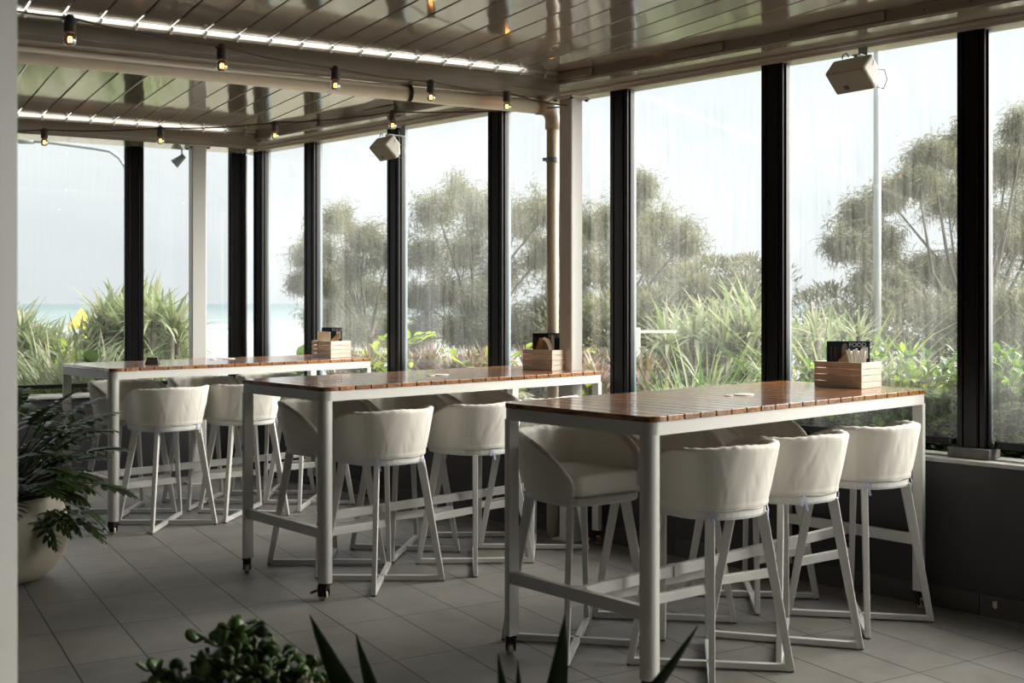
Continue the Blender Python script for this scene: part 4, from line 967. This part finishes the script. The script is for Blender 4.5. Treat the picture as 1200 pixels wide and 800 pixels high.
def ginger(c, n, h, leaf, wl, lean, label, matr=None, ns=7):
    r = empty('broadleaf_plant', (0,0,0), 0, label, 'plant', 'broad-leaved plants along the windows'); st = MB(); parts = []
    for s in range(ns):
        a = rnd.uniform(0, 6.28) if lean is None else lean+rnd.uniform(-.7, .7); e = rnd.uniform(1.0, 1.45); p = Vector(c)+Vector((rnd.uniform(-.06,.06), rnd.uniform(-.06,.06), 0)); pts = [p]; hh = h*rnd.uniform(.95, 1.3)
        for k in range(n):
            e -= .08*1.2; d = Vector((math.cos(e)*math.cos(a), math.cos(e)*math.sin(a), math.sin(e))); p = p+d*hh/n; pts.append(p)
            for _q in range(2 if k > n*.3 else 0):
                parts.append(blades([tuple(p)], [a+(1 if (k+_q) % 2 else -1)*rnd.uniform(.5, 1.6)], [rnd.uniform(.2, .9)], [leaf*rnd.uniform(.65,.9)], [leaf*wl*.42], [rnd.uniform(.4, 1.0)], PADDLE, .2))
        st.tube(pts, .006, 6)
    V, Q = merge(parts); c_ = Vector(c)
    if c_.y < 9.8 or c_.dot(NW) > 5.6:
        d_ = np.maximum(0, 5.60-(V[:, 0]*NW.x+V[:, 1]*NW.y)); V[:, 0] += d_*NW.x; V[:, 1] += d_*NW.y
    if c_.y > 9.8: V[:, 1] = np.maximum(V[:, 1], 9.94)
    obj('foliage', npmesh('foliage', V, Q), matr or M['hedge_y'], r); obj('stem', st, M['stem'], r, smooth=True)
ginger(G(405, .40, SZ), 10, .90, .20, .32, -.6, 'arching broad-leaved plant right of the farthest caddy')
ginger(G(432, .55, SZ), 10, .78, .17, .34, -.4, 'smaller broad-leaved plant left of the mullion beyond the farthest table')
ginger(G(500, .50, SZ), 9, .78, .17, .36, 2.4, 'yellow-green broad-leaved plant left of centre in the pane behind the middle table')
ginger(G(525, .42, SZ), 9, .66, .15, .36, -.5, 'yellow-green broad-leaved plant right of centre in the pane behind the middle table')
ginger(G(551, .55, SZ), 8, .66, .15, .36, None, 'light green broad-leaved plant just left of the mullion behind the middle table')
ginger(G(606, .35, SZ), 9, .74, .19, .33, None, 'light green broad-leaved plant between a mullion and the middle caddy')
ginger(G(690, .35, SZ), 7, .52, .14, .36, None, 'low light green plant outside the narrow window right of the white post')
ginger(G(327, .80, SZ), 6, .50, .34, .42, -.4, 'large paddle-leaved plant outside the window left of the farthest caddy', M['hedge'], 5)
ginger(G(345, .55, SZ), 6, .40, .26, .42, 2.4, 'lower paddle-leaved plant behind the farthest caddy', M['hedge'], 4)
for px, off, n, ln, wd, lab in [
    (257, .45, 60, .62, .010, 'spiky green tuft outside the window right of the far white post'),
    (292, .55, 40, .60, .009, 'grass tuft outside the glass corner between the two window walls'),
    (205, .60, 120, .85, .010, 'strap grass clump outside the window left of the far white post'),
    (178, .50, 120, .78, .010, 'strap grass clump right of the mullion in the far window wall'),
    (130, .50, 200, .92, .012, 'strap grass clump left of the mullion in the far window wall'),
    (96, .55, 260, 1.02, .012, 'pale strap grass mass in the middle of the leftmost window'),
    (60, .85, 260, 1.12, .012, 'pale strap grass mass in the left part of the leftmost window')]:
    plant('strap_grass', lab, 'grass clump', clump(B_(px, off, SZ), n, ln, wd, .22, (.6, 1.5), (.7, 1.7)), M['grass'] if px > 150 else M['pandanus'], None, 'strap grass clumps along the far windows')
for px, off, rx, h, n, lab in [(30, .35, .22, .52, 420, 'lime green shrub at the left edge of the leftmost window'), (76, .75, .22, .78, 260, 'lime green sprigs rising among the grass in the leftmost window'), (-30, .5, .4, .7, 500, 'lime green shrub outside the far window wall, hidden behind the left post')]:
    pts, st = shrub(B_(px, off, SZ), rx, h, n, .085, .5); plant('lime_shrub', lab, 'shrub', pts, M['hedge_y'], st)
ginger(B_(138, .35, SZ), 5, .50, .24, .6, None, 'round-leaved plant left of the mullion in the far window wall', M['hedge'], 3)
# pandanus thicket beyond the far windows
def pand_bush(label, spots, t, ln, wd, n=34):
    st = MB(); cs = []
    for px, py in spots:
        tt = t*rnd.uniform(.94, 1.06); c = PY(px, py+ln*.55*F/tt*.6, tt); cs.append(c)
        g = Vector((c.x, c.y, -1.5)); st.tube([g, g.lerp(c, .5)+Vector((rnd.uniform(-.1,.1), 0, 0)), c], [.05,.04,.03], 6, False)
    plant('pandanus', label, 'pandanus', panda([tuple(c) for c in cs], n, ln, wd), M['pandanus'], st, 'pandanus bushes on the dune')
def row(x0, x1, f, rows, step, dy):
    out = []
    for k in range(rows):
        x = x0+rnd.uniform(0, step)
        while x < x1: out.append((x+rnd.uniform(-4,4), f(x)+k*dy+rnd.uniform(-4,4))); x += step
    return out
fb = lambda x: np.interp(x, [-60, 22, 45, 80, 100, 122, 150, 185, 200, 214, 232], [356, 368, 384, 402, 396, 362, 352, 346, 366, 384, 400])
pand_bush('spiky pandanus thicket filling the leftmost window behind the grass', row(-60, 88, fb, 6, 13, 12), 16, .62, .026)
pand_bush('spiky pandanus thicket left of the mullion in the far window wall', row(92, 150, fb, 7, 12, 12), 15, .60, .026)
pand_bush('domed pandanus bush between the mullion and the far white post', row(158, 216, fb, 7, 11, 11), 14.5, .58, .024)
pand_bush('pandanus bush beyond the strap grass, in the pane left of the front table caddy', row(775, 905, lambda x: np.interp(x, [775, 820, 860, 905], [385, 372, 352, 362]), 5, 16, 15), 13, .60, .022, 28)
pand_bush('pandanus bush beyond the right railing, in the pane with the lamp post', row(925, 1010, lambda x: np.interp(x, [925, 960, 1010], [386, 372, 384]), 3, 15, 14), 14, .45, .018, 24)
# coastal scrub: fine-leaved bushes
def scrub(label, spots, t, r, n):
    parts = []; st = MB()
    for px, py in spots:
        tt = t*rnd.uniform(.95, 1.05); c = PY(px, py, tt); m = n; a = U(0, 6.28, m); e = U(-1.2, 1.5, m); rr = r*U(.3, 1, m)**.5
        pos = np.stack([c.x+rr*np.cos(a)*np.cos(e), c.y+rr*np.sin(a)*np.cos(e), c.z+rr*.8*np.sin(e)], 1)
        parts.append(blades(pos, a+U(-.8, .8, m), e*.6+U(-.3, .6, m), U(.08, .18, m), U(.010, .02, m), U(0, .8, m), THIN))
        st.tube([Vector((c.x, c.y, -1.6)), c], [.04, .02], 5, False)
    plant('coastal_scrub', label, 'bush', merge(parts), M['casuarina'], st, 'coastal scrub bushes on the dune')
scrub('low coastal scrub under the trees behind the front table, left part', row(700, 800, lambda x: 372, 3, 26, 26), 17, .55, 700)
scrub('grey-green coastal scrub on the skyline left of the mullion behind the front table', row(800, 905, lambda x: np.interp(x, [800, 840, 905], [345, 325, 338]), 4, 24, 22), 18, .50, 600)
scrub('low coastal scrub behind the lamp post', row(930, 1210, lambda x: np.interp(x, [930, 975, 1060, 1210], [376, 366, 380, 376]), 3, 28, 24), 17, .55, 600)
scrub('low coastal scrub beyond the bromeliads in the pane right of the post', row(655, 715, lambda x: 390, 2, 26, 24), 17, .55, 600)
# ---- casuarina trees
def tree(label, t, base_px, blobs, trunk_r=.13, dens=1.0):
    r = empty('casuarina_tree', P(base_px, t, -1.6), 0, label, 'tree', 'casuarina trees on the dune'); br = MB(); parts = []; B0 = P(base_px, t, -1.6)
    cs = []
    for px, py, rp in blobs:
        tt = t+rnd.uniform(-1.3, 1.3); cs.append((PY(px, py, tt), rp/F*tt))
    ztop = max(c.z for c, _ in cs); ctr = sum((c for c, _ in cs), Vector())/len(cs)
    fork = B0.lerp(ctr, .42); fork.z = max(fork.z, .6)
    br.tube([B0-B0, (B0.lerp(fork, .5)+Vector((.12, -.08, 0)))-B0, fork-B0], [trunk_r, trunk_r*.8, trunk_r*.65], 10)
    for c, rad in cs:
        m1 = fork.lerp(c, .5)+Vector((rnd.uniform(-.2,.2), rnd.uniform(-.2,.2), rnd.uniform(0,.35)))
        br.tube([fork-B0, m1-B0, c-B0], [trunk_r*.30, trunk_r*.16, trunk_r*.06], 6, False)
        nt_ = int(40*dens)
        for k in range(nt_):
            a = rnd.uniform(0, 6.28); e = math.asin(rnd.uniform(-.8, 1)); L_ = rad*rnd.uniform(.5, 1.6)
            d = Vector((math.cos(e)*math.cos(a), math.cos(e)*math.sin(a), math.sin(e)))
            s0 = c + d*rad*.1; e1 = c + d*L_; mid = s0.lerp(e1, .5)+Vector((0,0,rad*.12))
            br.tube([s0-B0, mid-B0, e1-B0], [.012, .007, .003], 4, False)
            m = int(52+rad*60); u = U(.12, 1.03, m)
            pos = np.array([tuple(s0)])*(1-u)[:, None]**2 + 2*(u*(1-u))[:, None]*np.array([tuple(mid)]) + (u**2)[:, None]*np.array([tuple(e1)])
            sc = .10; pos = pos + rng.normal(0, sc, pos.shape)*np.array([1, 1, .8])
            parts.append(blades(pos, U(0, 6.28, m), U(-1.3, .7, m), U(.08, .20, m), U(.004, .008, m), U(.4, 1.5, m), THIN, 0, U(0, 3.1, m)))
    V, Q = merge(parts); V = V - np.array(tuple(B0))
    obj('trunk', br, M['bark'], r, smooth=True); obj('foliage', npmesh('foliage', V, Q), M['casuarina'], r)
tree('grey-green casuarina tree in the panes beyond the farthest caddy, leftmost of the trees', 24, 452,
    [(395,262,26),(374,292,24),(428,280,26),(412,320,30),(440,345,28),(378,335,20),(455,300,22),(400,360,24),(360,300,12),(445,385,24),(352,330,10),(375,378,22),(412,392,20),(465,395,16)])
tree('large casuarina tree with a leaning trunk behind the middle table', 22, 560,
    [(512,248,26),(545,235,24),(575,255,30),(605,262,30),(500,300,30),(545,300,34),(590,320,36),(635,300,32),(640,250,26),(520,345,26),(585,375,30),(640,365,32),(490,350,18),(610,395,24),(500,385,24),(535,392,22),(565,350,28),(480,400,14),(640,400,20)], .16)
tree('tall casuarina tree behind the white post and downpipe', 21, 700,
    [(680,270,32),(700,320,40),(675,360,30),(720,260,26),(742,235,22),(770,262,26),(800,285,22),(762,305,34),(800,330,28),(735,290,30),(745,360,34),(790,370,30),(752,215,12),(820,350,20)], .16)
tree('wide casuarina tree right of the lamp post', 18, 1165,
    [(1008,252,20),(1040,232,18),(990,288,18),(1035,290,26),(1092,185,22),(1075,215,16),(1120,178,26),(1110,235,26),(1150,260,30),(1080,318,24),(1130,325,32),(1180,195,34),(1190,280,38),(1045,345,24),(1110,380,30),(1180,370,36),(1228,240,40),(1240,160,30),(1200,150,22),(1240,330,40),(1020,330,18)], .17, 1.1)
# ---- lamp posts, railing, tent, floodlight
t = 16.0; b = P(1028, t, -1.3)
r = empty('lamp_post', b, 0, 'tall pale grey lamp post outside the right window', 'lamp post')
obj('pole', MB().tube([(0,0,0), (0,0,4), (0,0,10.5)], [.058, .052, .042], 16), M['steel'], r, smooth=True)
obj('arm', MB().tube([(0,0,10.4), (.2,-.2,10.9), (.7,-.8,11.1)], .035, 10), M['steel'], r, smooth=True)
obj('lamp_head', MB().box(.55,.95,-1.05,-.75,11.05,11.15), M['steel'], r, bevel=.02)
t = 19.0; b = P(149, t, -1.6)
r = empty('lamp_post', b, 0, 'pale curved-arm lamp post seen at the top of the leftmost window', 'lamp post')
dz = lambda px, py: PY(px, py, t)-b
obj('pole', MB().tube([(0,0,0), dz(149,260), dz(149,205)], [.055,.05,.045], 12), M['steel'], r, smooth=True)
obj('arm', MB().tube([dz(149,207), dz(147,196), dz(140,185), dz(129,177), dz(112,174), dz(90,171), dz(60,167), dz(38,165)], .030, 10), M['steel'], r, smooth=True)
obj('lamp_head', MB().tube([dz(40,165.3), dz(22,163.5)], [.05, .07], 10), M['steel'], r, smooth=True)
r = empty('floodlight', P(213, 9.75, 2.72), 0, 'small grey floodlight under the eave beside the far white post', 'floodlight')
obj('yoke', MB().tube([(0,.0,.038), (0,.0,.0), (-.02,.0,-.02)], .006, 6), M['dark_metal'], r); 
obj('lamp_body', MB().tube([(.02,-.01,-.01), (-.06,.02,-.085)], [.022,.042], 12), M['steel'], r, smooth=True)
t = 11.5; b = P(746, t, -.9); rr = empty('railing', b, -math.radians(30), 'white metal railing outside the window beside the strap grass', 'railing')
zt = HC-(384-HZ)/F*t+.9
m = MB().box(-.035,.035,-.035,.035,0,zt)
obj('railing_post', m, M['white'], rr, bevel=.004); 
obj('top_rail', MB().box(.03,.40,-.018,.018,zt-.055,zt-.025), M['white'], rr, bevel=.004)
t = 46.0; c = P(95, t, -4.0); zt = HC-(361-HZ)/F*t
r = empty('beach_tent', c, .3, 'yellow pointed beach tent rising over the pandanus in the leftmost window', 'tent')
hh = zt+4.0
canopy = MB(); n = 4
canopy.add([(.62*math.cos(a), .62*math.sin(a), hh-.62) for a in [k*math.pi/2+.4 for k in range(4)]]+[(0,0,hh)]+[(.66*math.cos(a), .66*math.sin(a), hh-.80) for a in [k*math.pi/2+.4 for k in range(4)]], [(0,1,4),(1,2,4),(2,3,4),(3,0,4),(5,6,1,0),(6,7,2,1),(7,8,3,2),(8,5,0,3)])
o = obj('canopy', canopy, M['yellow'], r); s_ = o.modifiers.new('thick', 'SOLIDIFY'); s_.thickness = .02
for k in range(4):
    a = k*math.pi/2+.4; obj('leg', MB().tube([(.6*math.cos(a), .6*math.sin(a), 0), (.6*math.cos(a), .6*math.sin(a), hh-.7)], .03, 6), M['steel'], r)
obj('side_panel', MB().box(-.2,.2,-.45,-.42,hh-1.6,hh-.75), M['yellow'], r)
